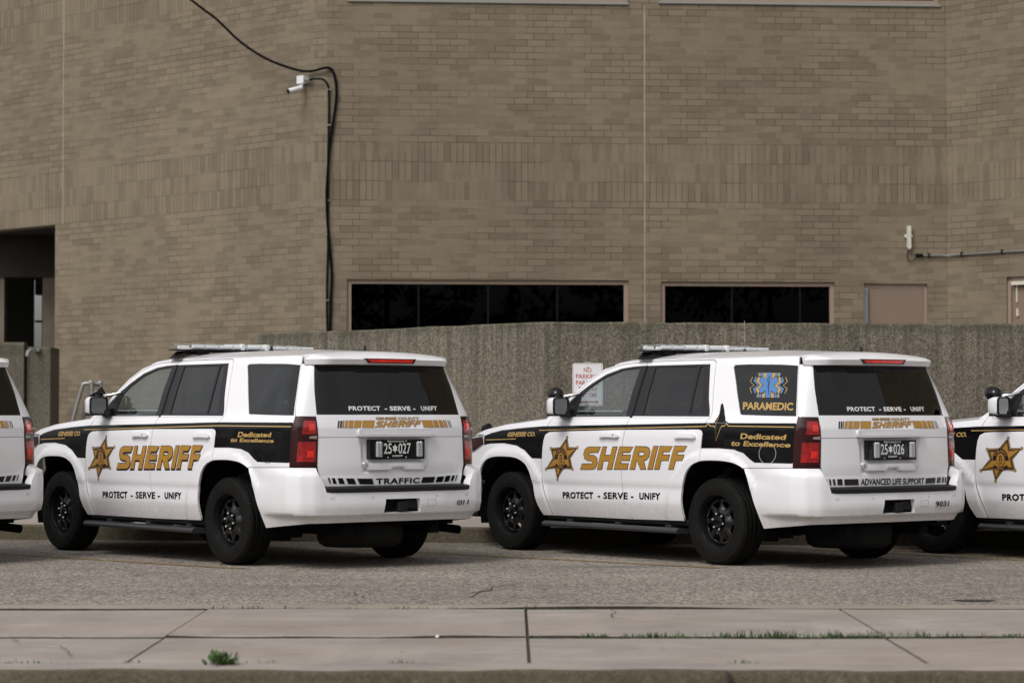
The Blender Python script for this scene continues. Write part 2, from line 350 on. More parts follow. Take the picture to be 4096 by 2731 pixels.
def panel(loops,fn,off=0.0,step=(.05,.03),flange=.012,cuts=(),sg=-1,zrows=None,edge=.04,lift=None,paint=()):
    """2-D outline (first loop) with holes, draped on surface fn, edges turned inwards. returns (V,F,N)"""
    loops=[resample(l,edge) for l in loops]; V=[];E=[]
    for l in loops:
        b=len(V);V+=l;E+=[(b+i,b+(i+1)%len(l)) for i in range(len(l))]
    for pl,hw in cuts:
        for sd in(-1,1):
            q=offset_pl(resample(pl,edge,False),sd*hw); b=len(V);V+=q;E+=[(b+i,b+i+1) for i in range(len(q)-1)]
    for lp,_ in paint:
        for q in lp:
            q=resample(q,edge); b=len(V);V+=q;E+=[(b+i,b+(i+1)%len(q)) for i in range(len(q))]
    A=np.array(loops[0]);lo=A.min(0);hi=A.max(0)
    if step:
        us=np.arange(math.floor(lo[0]/step[0])*step[0],hi[0]+step[0],step[0]); vs=np.array(zrows) if zrows is not None else np.arange(math.floor(lo[1]/step[1])*step[1],hi[1]+step[1],step[1])
        vs=vs[(vs>lo[1])&(vs<hi[1])]
        if len(us)*len(vs):
            gx,gy=[q.ravel() for q in np.meshgrid(us,vs)]; k=inside(gx,gy,loops); gx,gy=gx[k],gy[k]
            d=np.full(len(gx),1e9)
            for l in loops: d=np.minimum(d,dist_pl(gx,gy,l))
            for pl,hw in cuts: d=np.minimum(d,dist_pl(gx,gy,pl,False)-hw)
            for lp,_ in paint:
                for q in lp: d=np.minimum(d,dist_pl(gx,gy,q))
            k=d>min(step)*.3; V+=list(zip(gx[k],gy[k]))
    r=delaunay_2d_cdt([Vector(p) for p in V],E,[],0,1e-6); P2=np.array([tuple(p) for p in r[0]]); F=[f for f in r[2] if len(f)>=3]
    F3=[]
    for f in F:
        for i in range(1,len(f)-1): F3.append((f[0],f[i],f[i+1]))
    F3=np.array(F3); c=P2[F3].mean(1); k=inside(c[:,0],c[:,1],loops)
    for pl,hw in cuts: k&=dist_pl(c[:,0],c[:,1],pl,False)>hw*.98
    F3=F3[k]; ar=np.cross(P2[F3[:,1]]-P2[F3[:,0]],P2[F3[:,2]]-P2[F3[:,0]]); F3=F3[np.abs(ar)>1e-10]; ar=ar[np.abs(ar)>1e-10]
    F3=np.where((ar<0)[:,None],F3[:,::-1],F3)
    used=np.unique(F3); mp=-np.ones(len(P2),int);mp[used]=range(len(used)); P2=P2[used];F3=mp[F3]
    N=normals(fn,P2[:,0],P2[:,1],sg); Q=fn(P2[:,0],P2[:,1])
    o=off if lift is None else off+lift(P2)
    Q=Q+N*(o[:,None] if isinstance(o,np.ndarray) else o)
    c=P2[F3].mean(1); MI=np.zeros(len(F3),int)
    for lp,mi in paint: MI[inside(c[:,0],c[:,1],lp)]=mi
    if sg<0: F3=F3[:,::-1]
    MI=list(map(int,MI)); Fl=[tuple(f) for f in F3]
    if flange:
        ed={}
        for fi,f in enumerate(Fl):
            for i in range(3):
                a,b=f[i],f[(i+1)%3]; ed[(a,b)]=MI[fi]
        bd=[e for e in ed if (e[1],e[0]) not in ed]; T={}; vV=[];vN=[]; base=len(Q)
        tan={}
        for a,b in bd:
            t_=Q[b]-Q[a]; 
            for k_ in(a,b): tan.setdefault(k_,np.zeros(3)); tan[k_]+=t_/(np.linalg.norm(t_)+1e-12)
        for k_,t_ in tan.items():
            nn=np.cross(t_,N[k_]); nn/=np.linalg.norm(nn)+1e-12; T[k_]=base+len(vV); vV+= [Q[k_],Q[k_]-N[k_]*flange+nn*0]; vN+=[nn,nn]
        for a,b in bd: Fl.append((T[a],T[a]+1,T[b]+1,T[b])); MI.append(ed[(a,b)])
        Q=np.vstack([Q,np.array(vV)]);N=np.vstack([N,np.array(vN)])
    return Q,Fl,N,MI
def mirror(a):
    s=np.array([1,-1,1]); return (a[0]*s,[tuple(reversed(f)) for f in a[1]],a[2]*s)+tuple(a[3:])
def join(*aa,idx=True):
    V=[];F=[];N=[];I=[];b=0
    for k,a in enumerate(aa):
        V.append(a[0]);N.append(a[2]);F+=[tuple(int(i)+b for i in f) for f in a[1]];I+=[k]*len(a[1]) if idx else (list(a[3]) if len(a)>3 else [0]*len(a[1]));b+=len(a[0])
    return np.vstack(V),F,np.vstack(N),I
def mesh_vfn(name,a,mi=None):
    me=D.meshes.new(name); me.from_pydata([tuple(map(float,p)) for p in a[0]],[],[tuple(map(int,f)) for f in a[1]])
    me.polygons.foreach_set('use_smooth',[True]*len(me.polygons))
    if mi is None and len(a)>3: mi=a[3]
    if mi is not None: me.polygons.foreach_set('material_index',mi)
    me.update(); me.normals_split_custom_set_from_vertices([tuple(map(float,n)) for n in a[2]]); return me
_tc={}
def text_mesh(txt,bold=0.0,space=1.0):
    k=(txt,bold,space)
    if k in _tc: return _tc[k]
    c=D.curves.new('t','FONT'); c.body=txt; c.size=1; c.offset=bold; c.space_character=space; c.resolution_u=3; c.fill_mode='FRONT'
    o=D.objects.new('t',c); COL.objects.link(o); bpy.context.view_layer.update(); dg=bpy.context.evaluated_depsgraph_get(); m=D.meshes.new_from_object(o.evaluated_get(dg))
    V=np.array([v.co[:2] for v in m.vertices]);F=[tuple(p.vertices) for p in m.polygons]
    D.objects.remove(o);D.meshes.remove(m);D.curves.remove(c)
    # drop back side duplicates are not produced by FRONT; normalise to unit box
    lo=V.min(0);hi=V.max(0); V=(V-lo)/(hi-lo); _tc[k]=(V,F,(hi-lo)); return _tc[k]
def text_on(txt,q,fn,off=.003,shear=0.0,bold=.01,space=1.0,sg=-1):
    """text draped on fn inside quad q: top-left, top-right, bottom-right, bottom-left"""
    V,F,_=text_mesh(txt,bold,space); q=np.array(q,float); u=V[:,0:1];w=V[:,1:2]
    P2=(q[3]*(1-u)+q[2]*u)*(1-w)+(q[0]*(1-u)+q[1]*u)*w
    if shear:
        sd=np.sign(q[2][0]-q[3][0]); P2=P2+np.array([[sd,0]])*w*shear*abs(q[0][1]-q[3][1])
    N=normals(fn,P2[:,0],P2[:,1],sg);Q=fn(P2[:,0],P2[:,1])+N*off; G=[]
    for f in F:
        p=Q[list(f[:3])];n=np.cross(p[1]-p[0],p[2]-p[0]); G.append(tuple(f) if np.dot(n,N[f[0]])>0 else tuple(reversed(f)))
    return Q,G,N
ZR=np.array([.28,.36,.42,.50,.53,.64,.68,.74,.86,.98,1.10,1.18,1.24,1.275,1.32,1.50,1.72,1.79])
W =np.array([.925,.950,.968,.986,.989,.988,.999,1.002,1.008,1.010,1.004,.990,.965,.935,.915,.862,.785,.755])
def _tab(lo,mid,hi): # piecewise: value for z<=.64 , at .86-1.18, at 1.275, 1.5, 1.72, 1.79
    return np.interp(ZR,[.28,.86,1.18,1.275,1.50,1.72,1.79],[lo,mid,mid]+list(hi))
# columns: s, x(z), y(z)
def _cols():
    C=[]
    def side(s,dl,du): # dl lower width delta, du greenhouse delta at 1.72
        C.append((s,np.full(len(ZR),s),W+_tab(dl,dl,[dl*.6+du*.4,du,du,du])))
    def free(s,xs,ys):
        zz=[.28,.64,.86,1.18,1.275,1.5,1.72,1.79]
        C.append((s,np.interp(ZR,zz,xs),np.interp(ZR,zz,ys)))
    # front
    free(4.95,[3.86,3.93,3.95,3.90,3.80,3.7,3.6,3.5],[0]*8)
    free(4.45,[3.85,3.92,3.93,3.88,3.80,3.7,3.6,3.5],[.50]*8)
    free(4.15,[3.80,3.85,3.86,3.82,3.75,3.7,3.6,3.5],[.76,.77,.77,.75,.70,.66,.6,.6])
    free(3.95,[3.72,3.76,3.78,3.75,3.70,3.6,3.5,3.5],[.86,.88,.89,.86,.80,.7,.66,.64])
    free(3.70,[3.62,3.63,3.64,3.63,3.60,3.55,3.5,3.5],[.90,.94,.95,.93,.87,.8,.7,.68])
    side(3.40,-.028,-.06)
    side(3.00,-.010,-.03);side(2.5,-.003,-.012);side(2.0,0,-.004);side(1.5,0,0);side(1.0,0,0);side(.5,0,-.004);side(0,-.001,-.012)
    side(-.4,-.005,-.022)
    free(-.66,[-.66]*6+[-.65,-.65],[.90,.985,.997,.98,.931,.845,.753,.72])
    free(-.82,[-.82]*4+[-.82,-.80,-.77,-.76],[.89,.975,.983,.972,.929,.838,.745,.71])
    free(-.94,[-.94]*4+[-.935,-.885,-.83,-.815],[.87,.95,.955,.95,.922,.826,.728,.69])
    free(-1.05,[-1.0,-1.03,-1.033,-1.03,-1.01,-.945,-.878,-.86],[.82,.892,.897,.891,.872,.795,.704,.66])
    free(-1.17,[-1.05,-1.08,-1.086,-1.078,-1.05,-.982,-.912,-.89],[.75,.775,.775,.772,.766,.722,.665,.63])
    free(-1.27,[-1.07,-1.095,-1.105,-1.095,-1.068,-.998,-.925,-.90],[.67,.675,.675,.673,.668,.632,.585,.56])
    free(-1.50,[-1.09,-1.115,-1.13,-1.12,-1.09,-1.018,-.942,-.915],[.44]*5+[.415,.39,.38])
    free(-1.94,[-1.10,-1.125,-1.145,-1.135,-1.105,-1.03,-.952,-.925],[0]*8)
    C.sort(key=lambda c:c[0]); return C
_C=_cols(); S_=np.array([c[0] for c in _C]); CX=np.array([c[1] for c in _C]); CY=np.array([c[2] for c in _C])
def _pch(x,y,q):
    # monotone cubic, y (n,...) first axis ; q (m,)
    h=np.diff(x); d=np.diff(y,axis=0)/h[:,None]
    m=np.zeros_like(y); a=d[:-1];b=d[1:]; w1=(2*h[1:]+h[:-1])[:,None]; w2=(h[1:]+2*h[:-1])[:,None]
    with np.errstate(all='ignore'):
        hm=(w1+w2)/(w1/a+w2/b)
    m[1:-1]=np.where(a*b>0,hm,0); m[0]=d[0];m[-1]=d[-1]
    i=np.clip(np.searchsorted(x,q)-1,0,len(x)-2); t=((q-x[i])/h[i])[:,None]; H=h[i][:,None]
    return (2*t**3-3*t**2+1)*y[i]+(t**3-2*t**2+t)*H*m[i]+(-2*t**3+3*t**2)*y[i+1]+(t**3-t**2)*H*m[i+1]
_zf=np.linspace(.28,1.79,152)
# lower rows keep creases (linear), resample in z on fine rows
def _fine(A):
    return np.array([np.interp(_zf,ZR,a) for a in A])
def _smooth(A):
    B=A.copy()
    for _ in range(2):
        M=B.copy(); k=_zf[1:-1]>1.0
        M[:,1:-1]=np.where(k,(B[:,:-2]+2*B[:,1:-1]+B[:,2:])/4,B[:,1:-1]); B=M
    return B
FX=_smooth(_fine(CX)); FY=_smooth(_fine(CY))
WH=((0,.37),(2.946,.37))
def P(s,z):
    """body shell point(s): s runs nose(4.95)-side-rear centre(-1.94), beyond that the right half"""
    s=np.atleast_1d(np.asarray(s,float)); z=np.atleast_1d(np.asarray(z,float))
    flip=s<-1.94; ss=np.where(flip,-3.88-s,s); ss=np.clip(ss,-1.94,4.95)
    q=np.clip(z,.28,1.79); j=np.clip(((q-.28)/.01).astype(int),0,150); t=(q-_zf[j])/.01
    X=_pch(S_,FX,ss); Y=_pch(S_,FY,ss); r=np.arange(len(ss))
    x=X[r,j]*(1-t)+X[r,j+1]*t; y=Y[r,j]*(1-t)+Y[r,j+1]*t
    for wx,wz in WH:   # flared arches
        d=np.hypot(x-wx,(z-wz)*1.0)
        bump=np.clip((.66-d)/.06,0,1); bump=bump*bump*(3-2*bump)*.022*np.clip((1.0-z)/.08,0,1)
        y=y+np.where(y>.6,bump,0)
    return np.stack([x,np.where(flip,-y,y),z],1)
DEC={'SHERIFF':{'S':[(1.506,.998),(1.667,.996),(1.708,.986),(1.734,.968),(1.752,.929),(1.739,.891),(1.701,.875),(1.631,.87),(1.619,.858),(1.633,.842),(1.779,.839),(1.804,.791),(1.636,.794),(1.603,.801),(1.577,.819),(1.556,.856),(1.561,.897),(1.598,.918),(1.673,.921),(1.684,.933),(1.667,.945),(1.543,.95)],'H':[(1.476,.998),(1.421,.999),(1.448,.922),(1.363,.923),(1.331,1.0),(1.27,1.0),(1.352,.799),(1.418,.798),(1.382,.876),(1.467,.875),(1.496,.797),(1.56,.795)],'E':[(1.234,1.002),(1.046,1.004),(1.094,.957),(1.188,.956),(1.199,.927),(1.085,.928),(1.099,.883),(1.216,.882),(1.228,.85),(1.118,.852),(1.134,.804),(1.318,.801)],'R':[(1.015,1.006),(.874,1.007),(.828,.996),(.812,.97),(.828,.92),(.864,.892),(.9,.886),(.879,.809),(.95,.807),(.988,.882),(1.001,.882),(1.028,.806),(1.095,.805)],'Rh':[(.96,.962),(.899,.962),(.883,.953),(.891,.936),(.91,.925),(.976,.924)],'I':[(.765,1.01),(.705,1.011),(.785,.81),(.848,.809)],'F':[(.677,1.012),(.509,1.014),(.555,.969),(.633,.968),(.644,.936),(.55,.937),(.569,.891),(.662,.89),(.693,.812),(.756,.811)],'F2':[(.482,1.015),(.318,1.018),(.362,.972),(.441,.971),(.454,.938),(.359,.94),(.374,.894),(.469,.893),(.502,.815),(.565,.814)]},'STAR':[(2.001,1.08),(1.975,.986),(1.843,.989),(1.953,.892),(1.925,.792),(2.063,.799),(2.156,.691),(2.181,.797),(2.324,.782),(2.207,.888),(2.242,.976),(2.101,.983)],'pro':[(2.09,.577),(.696,.602),(.701,.541),(2.088,.515)],'ded':[(-.353,1.133),(-.878,1.126),(-.874,1.082),(-.359,1.085),(-.246,1.072),(-.925,1.06),(-.921,1.02),(-.242,1.027)],'gco':[(2.946,1.129),(2.503,1.136),(2.481,1.083),(2.948,1.074)],'dedA':[(-.231,1.139),(-.712,1.137),(-.714,1.097),(-.229,1.094),(-.126,1.088),(-.753,1.084),(-.755,1.051),(-.121,1.053)],'pulse':[(.101,1.193),(.077,1.214),(.04,1.193),(-.001,1.194),(-.021,1.179),(-.001,1.364),(-.055,1.067),(-.102,1.194),(-.136,1.194),(-.15,1.217),(-.188,1.194),(-.975,1.189)],'prw':[(-1.493,1.359),(-2.451,1.361),(-2.426,1.321),(-1.494,1.321)],'prwB':[(-1.499,1.363),(-2.458,1.36),(-2.424,1.323),(-1.495,1.325)],'barsA':[[(-1.267,.761),(-1.283,.761),(-1.298,.711),(-1.285,.713)],[(-1.304,.759),(-1.332,.759),(-1.351,.71),(-1.32,.711)],[(-1.357,.757),(-1.405,.756),(-1.427,.707),(-1.375,.709)],[(-1.435,.755),(-1.511,.752),(-1.538,.703),(-1.458,.706)],[(-1.545,.752),(-1.696,.748),(-1.715,.699),(-1.572,.703)],[(-2.233,.752),(-2.368,.753),(-2.35,.704),(-2.212,.701)],[(-2.392,.753),(-2.468,.756),(-2.448,.707),(-2.373,.705)],[(-2.487,.758),(-2.543,.761),(-2.522,.71),(-2.469,.708)],[(-2.561,.76),(-2.593,.763),(-2.572,.714),(-2.545,.712)],[(-2.615,.765),(-2.628,.766),(-2.607,.715),(-2.595,.714)]],'traffic':[(-1.731,.75),(-2.198,.749),(-2.198,.701),(-1.738,.699)],'barsB':[[(-1.227,.758),(-1.233,.758),(-1.242,.706),(-1.235,.706)],[(-1.253,.758),(-1.269,.757),(-1.281,.706),(-1.264,.706)],[(-1.29,.757),(-1.311,.757),(-1.325,.705),(-1.302,.705)],[(-1.336,.757),(-1.388,.756),(-1.395,.704),(-1.343,.705)],[(-1.408,.755),(-1.561,.754),(-1.57,.702),(-1.415,.703)],[(-2.383,.748),(-2.51,.751),(-2.502,.704),(-2.376,.701)],[(-2.534,.752),(-2.585,.752),(-2.574,.706),(-2.523,.704)],[(-2.604,.752),(-2.634,.753),(-2.624,.706),(-2.592,.705)],[(-2.648,.753),(-2.667,.754),(-2.657,.707),(-2.636,.706)],[(-2.682,.753),(-2.695,.753),(-2.684,.708),(-2.672,.706)]],'als':[(-1.59,.757),(-2.364,.751),(-2.358,.698),(-1.593,.7)],'gbk':[[(-1.375,1.235),(-1.392,1.235),(-1.374,1.174),(-1.359,1.174)],[(-1.398,1.235),(-1.415,1.235),(-1.398,1.173),(-1.381,1.174)],[(-2.528,1.237),(-2.537,1.237),(-2.55,1.176),(-2.54,1.176)],[(-2.547,1.237),(-2.556,1.237),(-2.571,1.176),(-2.559,1.176)]],'ggd':[[(-1.421,1.235),(-1.435,1.235),(-1.418,1.176),(-1.405,1.176)],[(-1.447,1.235),(-1.473,1.235),(-1.452,1.176),(-1.427,1.176)],[(-1.483,1.236),(-1.527,1.236),(-1.508,1.175),(-1.463,1.175)],[(-1.538,1.236),(-1.607,1.235),(-1.585,1.175),(-1.517,1.175)],[(-1.618,1.236),(-1.738,1.236),(-1.716,1.174),(-1.599,1.175)],[(-2.24,1.237),(-2.352,1.237),(-2.36,1.177),(-2.248,1.177)],[(-2.363,1.237),(-2.413,1.237),(-2.425,1.177),(-2.369,1.177)],[(-2.425,1.237),(-2.467,1.237),(-2.477,1.177),(-2.436,1.177)],[(-2.478,1.237),(-2.496,1.237),(-2.505,1.176),(-2.486,1.177)],[(-2.505,1.237),(-2.512,1.237),(-2.523,1.176),(-2.514,1.176)]],'gsh':[(-1.738,1.236),(-2.24,1.237),(-2.217,1.177),(-1.726,1.177)],'gct':[(-1.759,1.263),(-2.215,1.263),(-2.209,1.243),(-1.753,1.242)],'n0311':[(-2.526,.55),(-2.644,.552),(-2.644,.51),(-2.528,.508)],'n9031':[(-2.376,.553),(-2.567,.553),(-2.564,.507),(-2.381,.506)],'par':[(-.253,1.401),(-.892,1.393),(-.906,1.327),(-.272,1.336)],'em':{'blue':[[(-.451,1.65),(-.518,1.649),(-.535,1.589),(-.583,1.617),(-.631,1.57),(-.579,1.544),(-.652,1.512),(-.635,1.469),(-.562,1.496),(-.585,1.437),(-.517,1.437),(-.498,1.497),(-.449,1.47),(-.405,1.514),(-.453,1.545),(-.385,1.578),(-.407,1.619),(-.469,1.594)],[(-.379,1.649),(-.407,1.649),(-.416,1.62),(-.405,1.625),(-.392,1.614)],[(-.567,1.647),(-.595,1.646),(-.604,1.61),(-.586,1.621),(-.576,1.619)],[(-.347,1.65),(-.353,1.65),(-.358,1.626),(-.352,1.624)],[(-.626,1.646),(-.634,1.646),(-.64,1.621),(-.634,1.619)],[(-.429,1.47),(-.457,1.465),(-.465,1.438),(-.441,1.438)],[(-.629,1.463),(-.647,1.474),(-.663,1.436),(-.636,1.436)],[(-.395,1.465),(-.403,1.465),(-.408,1.439),(-.402,1.439)],[(-.684,1.463),(-.692,1.463),(-.702,1.436),(-.694,1.436)],[(-.33,1.617),(-.349,1.61),(-.341,1.579),(-.397,1.547),(-.359,1.514),(-.385,1.48),(-.372,1.473),(-.336,1.513),(-.381,1.547),(-.318,1.579)],[(-.666,1.612),(-.707,1.571),(-.655,1.543),(-.727,1.51),(-.714,1.47),(-.692,1.476),(-.698,1.51),(-.636,1.543),(-.682,1.57),(-.653,1.604)]],'tan':[[(-.412,1.649),(-.451,1.648),(-.464,1.598),(-.419,1.619)],[(-.522,1.647),(-.562,1.647),(-.569,1.618),(-.537,1.594)],[(-.361,1.65),(-.375,1.649),(-.383,1.618),(-.367,1.622)],[(-.6,1.646),(-.618,1.646),(-.626,1.616),(-.609,1.612)],[(-.463,1.463),(-.494,1.487),(-.51,1.437),(-.473,1.437)],[(-.57,1.487),(-.618,1.465),(-.628,1.436),(-.59,1.436)],[(-.407,1.47),(-.421,1.476),(-.433,1.438),(-.417,1.438)],[(-.658,1.471),(-.677,1.467),(-.689,1.435),(-.672,1.435)],[(-.363,1.617),(-.393,1.605),(-.384,1.576),(-.441,1.545),(-.4,1.517),(-.428,1.483),(-.406,1.473),(-.365,1.513),(-.411,1.545),(-.347,1.579)],[(-.632,1.613),(-.674,1.57),(-.624,1.543),(-.692,1.51),(-.68,1.47),(-.646,1.482),(-.654,1.512),(-.589,1.543),(-.637,1.571),(-.607,1.603)],[(-.29,1.616),(-.298,1.613),(-.284,1.575),(-.34,1.545),(-.3,1.518),(-.335,1.476),(-.328,1.474),(-.291,1.518),(-.331,1.545),(-.276,1.575)],[(-.706,1.608),(-.713,1.611),(-.756,1.569),(-.709,1.54),(-.773,1.511),(-.759,1.469),(-.749,1.471),(-.762,1.51),(-.7,1.54),(-.744,1.57)]],'dark':[[(-.493,1.625),(-.499,1.625),(-.508,1.6),(-.528,1.526),(-.553,1.459),(-.549,1.459),(-.521,1.526),(-.5,1.6)],[(-.496,1.608),(-.484,1.595),(-.498,1.576),(-.526,1.562),(-.527,1.554),(-.511,1.535),(-.516,1.524),(-.535,1.513),(-.537,1.499),(-.53,1.488),(-.527,1.488),(-.531,1.502),(-.529,1.51),(-.513,1.521),(-.506,1.536),(-.52,1.556),(-.52,1.56),(-.493,1.571),(-.479,1.595),(-.487,1.61)]]},'fuelA':[(-.585,.96),(-.673,1.044),(-.784,.975),(-.698,.878)],'sens':[(-1.257,.59),(-1.631,.589),(-2.305,.592),(-2.638,.596)],'sensq':[(-2.201,.563),(-2.294,.565),(-2.297,.51),(-2.204,.509)]}
# ------------------------------------------------------------------ vehicle surfaces (car frame: x forward from rear axle, y left, z up)
RXs=np.array([-1.3,-.86,0.,1.0,1.281,1.508,1.715,1.906,2.085,2.276,2.40]); RZs=np.array([1.775,1.785,1.788,1.787,1.784,1.765,1.717,1.622,1.485,1.342,1.245])
RCs=np.array([1.79,1.824,1.858,1.857,1.848,1.828,1.775,1.685,1.55,1.40,1.28])
def rail(x): x=np.asarray(x,float); z=np.interp(x,RXs,RZs); y=P(x,z)[:,1]; return z,y
def ROOF(u,t):
    u=np.atleast_1d(np.asarray(u,float));t=np.atleast_1d(np.asarray(t,float)); x=u+np.clip((u-1.0)/.6,0,1)*.13*(1-t*t)
    z,y=rail(u); zc=np.interp(u,RXs,RCs); return np.stack([x,y*t,z+(zc-z)*(1-np.abs(t)**2.3)],1)
def SHIELD(u,t):   # u 0..1 down the pillar
    u=np.atleast_1d(np.asarray(u,float));t=np.atleast_1d(np.asarray(t,float)); x=1.575+u*.77
    z,y=rail(x); zc=np.interp(x,RXs,RCs); return np.stack([x+(.125+.06*u)*(1-t*t),(y-.012)*t,z-.004+(zc-z)*.8*(1-np.abs(t)**2.4)*(1-u)],1)
HX=np.array([2.3,2.4,2.6,3.0,3.3,3.5,3.7]); HZ=np.array([1.25,1.245,1.228,1.192,1.145,1.095,1.03]); HC=np.array([1.292,1.288,1.276,1.246,1.21,1.172,1.10])
def HOOD(u,t):
    u=np.atleast_1d(np.asarray(u,float));t=np.atleast_1d(np.asarray(t,float)); z=np.interp(u,HX,HZ); y=P(u,z)[:,1]; zc=np.interp(u,HX,HC)
    k=np.clip((u-2.4)/1.3,0,1); x=u+(.17*k**2+.10*(1-k))*(1-t*t)
    rib=.010*np.exp(-((np.abs(t)-.55)/.10)**2)*(1-k)
    return np.stack([x,y*t,z+(zc-z)*(1-np.abs(t)**2.6)+rib],1)
_bz=np.array([.28,.34,.436,.452,.53,.66,.74,.80,.845])
_bc=[(-.55,[-.55]*9,None),(-.82,[-.82]*9,[.89,.915,.955,.985,.995,1.003,1.004,1.003,.985]),(-.95,[-.955]*8+[-.945],[.87,.895,.94,.978,.992,1.0,1.0,.995,.957]),
(-1.05,[-.99,-1.03,-1.065,-1.09,-1.095,-1.095,-1.095,-1.09,-1.035],[.83,.86,.91,.95,.963,.965,.965,.96,.90]),
(-1.17,[-1.06,-1.10,-1.145,-1.165,-1.178,-1.178,-1.175,-1.165,-1.09],[.745,.765,.80,.83,.84,.845,.845,.838,.78]),
(-1.27,[-1.08,-1.12,-1.172,-1.195,-1.21,-1.20,-1.19,-1.18,-1.11],[.67]*9),(-1.50,[-1.10,-1.145,-1.195,-1.219,-1.235,-1.228,-1.215,-1.2,-1.13],[.44]*9),(-1.94,[-1.11,-1.155,-1.210,-1.234,-1.25,-1.242,-1.23,-1.21,-1.14],[0]*9)]
_bc.sort(key=lambda c:c[0]); _bs=np.array([c[0] for c in _bc]); _bX=np.array([c[1] for c in _bc],float)
_bY=np.array([c[2] if c[2] is not None else list(P(np.full(9,-.55),_bz)[:,1]) for c in _bc],float)
def BUMP(s,z):
    s=np.atleast_1d(np.asarray(s,float));z=np.atleast_1d(np.asarray(z,float)); fl=s<-1.94; ss=np.clip(np.where(fl,-3.88-s,s),-1.94,-.55)
    i_=np.clip(np.searchsorted(_bs,ss)-1,0,len(_bs)-2); w_=((ss-_bs[i_])/(_bs[i_+1]-_bs[i_]))[:,None]; X=_bX[i_]*(1-w_)+_bX[i_+1]*w_; Y=_bY[i_]*(1-w_)+_bY[i_+1]*w_; q=np.clip(z,.28,.845); j=np.clip(np.searchsorted(_bz,q)-1,0,7); t=(q-_bz[j])/(_bz[j+1]-_bz[j]); r=np.arange(len(s))
    x=X[r,j]*(1-t)+X[r,j+1]*t; y=Y[r,j]*(1-t)+Y[r,j+1]*t; y=np.where(fl,-y,y); o=np.stack([x,y,z],1)
    k=np.where(fl,-3.88-s,s)>-.55
    if k.any(): o[k]=P(s[k],z[k])
    return o
MR=lambda L:[(-3.88-a,b) for a,b in L][::-1]
seam1=[(2.287,.352),(2.327,.502),(2.377,.635),(2.391,.785),(2.376,.964),(2.349,1.114),(2.316,1.204),(2.285,1.275)]
seam2=[(1.118,.355),(1.181,.447),(1.212,.547),(1.218,.69),(1.217,.805),(1.209,.949),(1.192,1.063),(1.172,1.178),(1.161,1.278),(1.142,1.523),(1.125,1.768)]
seam1=catmull(seam1,4);seam2=catmull(seam2,4)
dtop=[(2.285,1.275),(2.172,1.353),(2.067,1.457),(1.889,1.604),(1.694,1.697),(1.485,1.745),(1.30,1.760),(1.125,1.768)]; dtop=catmull(dtop,4)
archR_f=[(.396,.366),(.400,.48),(.397,.597),(.353,.723),(.310,.800),(.235,.860),(.131,.893)]; archR_f=catmull(archR_f,4)
archR_r=[(.131,.893),(.02,.899),(-.122,.899),(-.262,.887),(-.359,.862),(-.415,.827),(-.461,.754),(-.495,.633),(-.537,.5),(-.584,.335)]; archR_r=catmull(archR_r,4)
archF=[(2.406,.352),(2.467,.453),(2.499,.558),(2.534,.692),(2.590,.796),(2.674,.855),(2.801,.887),(2.982,.893),(3.15,.885),(3.27,.850),(3.36,.768),(3.43,.62)]; archF=catmull(archF,4)
seam3=[(.131,.893),(.138,.989),(.128,1.10),(.125,1.168),(.117,1.232),(.092,1.262),(.092,1.292),(.14,1.47),(.195,1.70),(.204,1.745),(.240,1.771)]
stripe=[(3.32,1.085),(3.20,1.115),(3.029,1.143),(2.65,1.170),(2.381,1.184),(1.192,1.203),(.128,1.221),(-.961,1.221),(-.972,1.215),(-.951,.90),(-.94,.885),(-.531,.887),(-.474,.915),(-.398,.965),(-.279,.994),(-.099,1.003),(.139,1.001),(.128,1.08),(.125,1.125),(.144,1.154),(.187,1.163),(1.222,1.156),(2.20,1.133),(2.28,1.128),(2.335,1.104),(2.366,1.04),(2.380,.96),(2.386,.879),(2.538,.880),(2.65,.954),(2.778,.998),(2.986,1.018),(3.207,1.012),(3.32,.995)]
bumpB=[(.01,1.215),(0.0,1.30),(.012,1.375),(0.0,1.392),(-.012,1.388),(-.032,1.361),(-.075,1.29),(-.125,1.24),(-.19,1.215)]
gold_l=[(2.443,1.149),(1.181,1.174),(.093,1.195),(-.955,1.191),(-.955,1.183),(.093,1.187),(1.181,1.166),(2.443,1.141)]
gold_B=[(2.443,1.149),(1.181,1.174),(.093,1.195),(.093,1.187),(1.181,1.166),(2.443,1.141)]
gold_s=[(3.29,1.052),(2.795,1.066),(2.795,1.058),(3.29,1.044)]
qwin=[(-.030,1.705),(-.046,1.722),(-.20,1.724),(-.60,1.716),(-.872,1.703),(-.92,1.50),(-.962,1.278),(-.60,1.283),(-.29,1.289),(-.262,1.297),(-.235,1.335),(-.17,1.45),(-.10,1.58)]
fhole=[(2.205,1.270),(2.150,1.375),(2.03,1.480),(1.863,1.575),(1.671,1.663),(1.464,1.714),(1.30,1.729),(1.134,1.735),(1.150,1.523),(1.168,1.274)]
fglass=[(1.976,1.280),(1.991,1.352),(1.970,1.465),(1.863,1.545),(1.671,1.641),(1.464,1.696),(1.214,1.716),(1.229,1.60),(1.245,1.437),(1.250,1.280)]
rhole=[(1.152,1.278),(1.134,1.523),(1.119,1.733),(.275,1.735),(.240,1.62),(.18,1.43),(.110,1.275)]
rglass=[(1.003,1.718),(.437,1.718),(.419,1.292),(1.016,1.290)]; vglass=[(.405,1.718),(.340,1.718),(.235,1.30),(.390,1.295)]
gateo=[(-.888,1.712),(-.911,1.60),(-.961,1.37),(-.985,1.274),(-1.176,1.272),(-1.183,1.10),(-1.175,.86),(-1.21,.72),(-1.222,.668)]
gglass=[(-1.140,1.700),(-1.16,1.50),(-1.182,1.285)]
lampo=[(-.984,1.268),(-1.170,1.266),(-1.178,1.10),(-1.168,.853),(-.948,.851),(-.954,1.08)]
CACHE={}
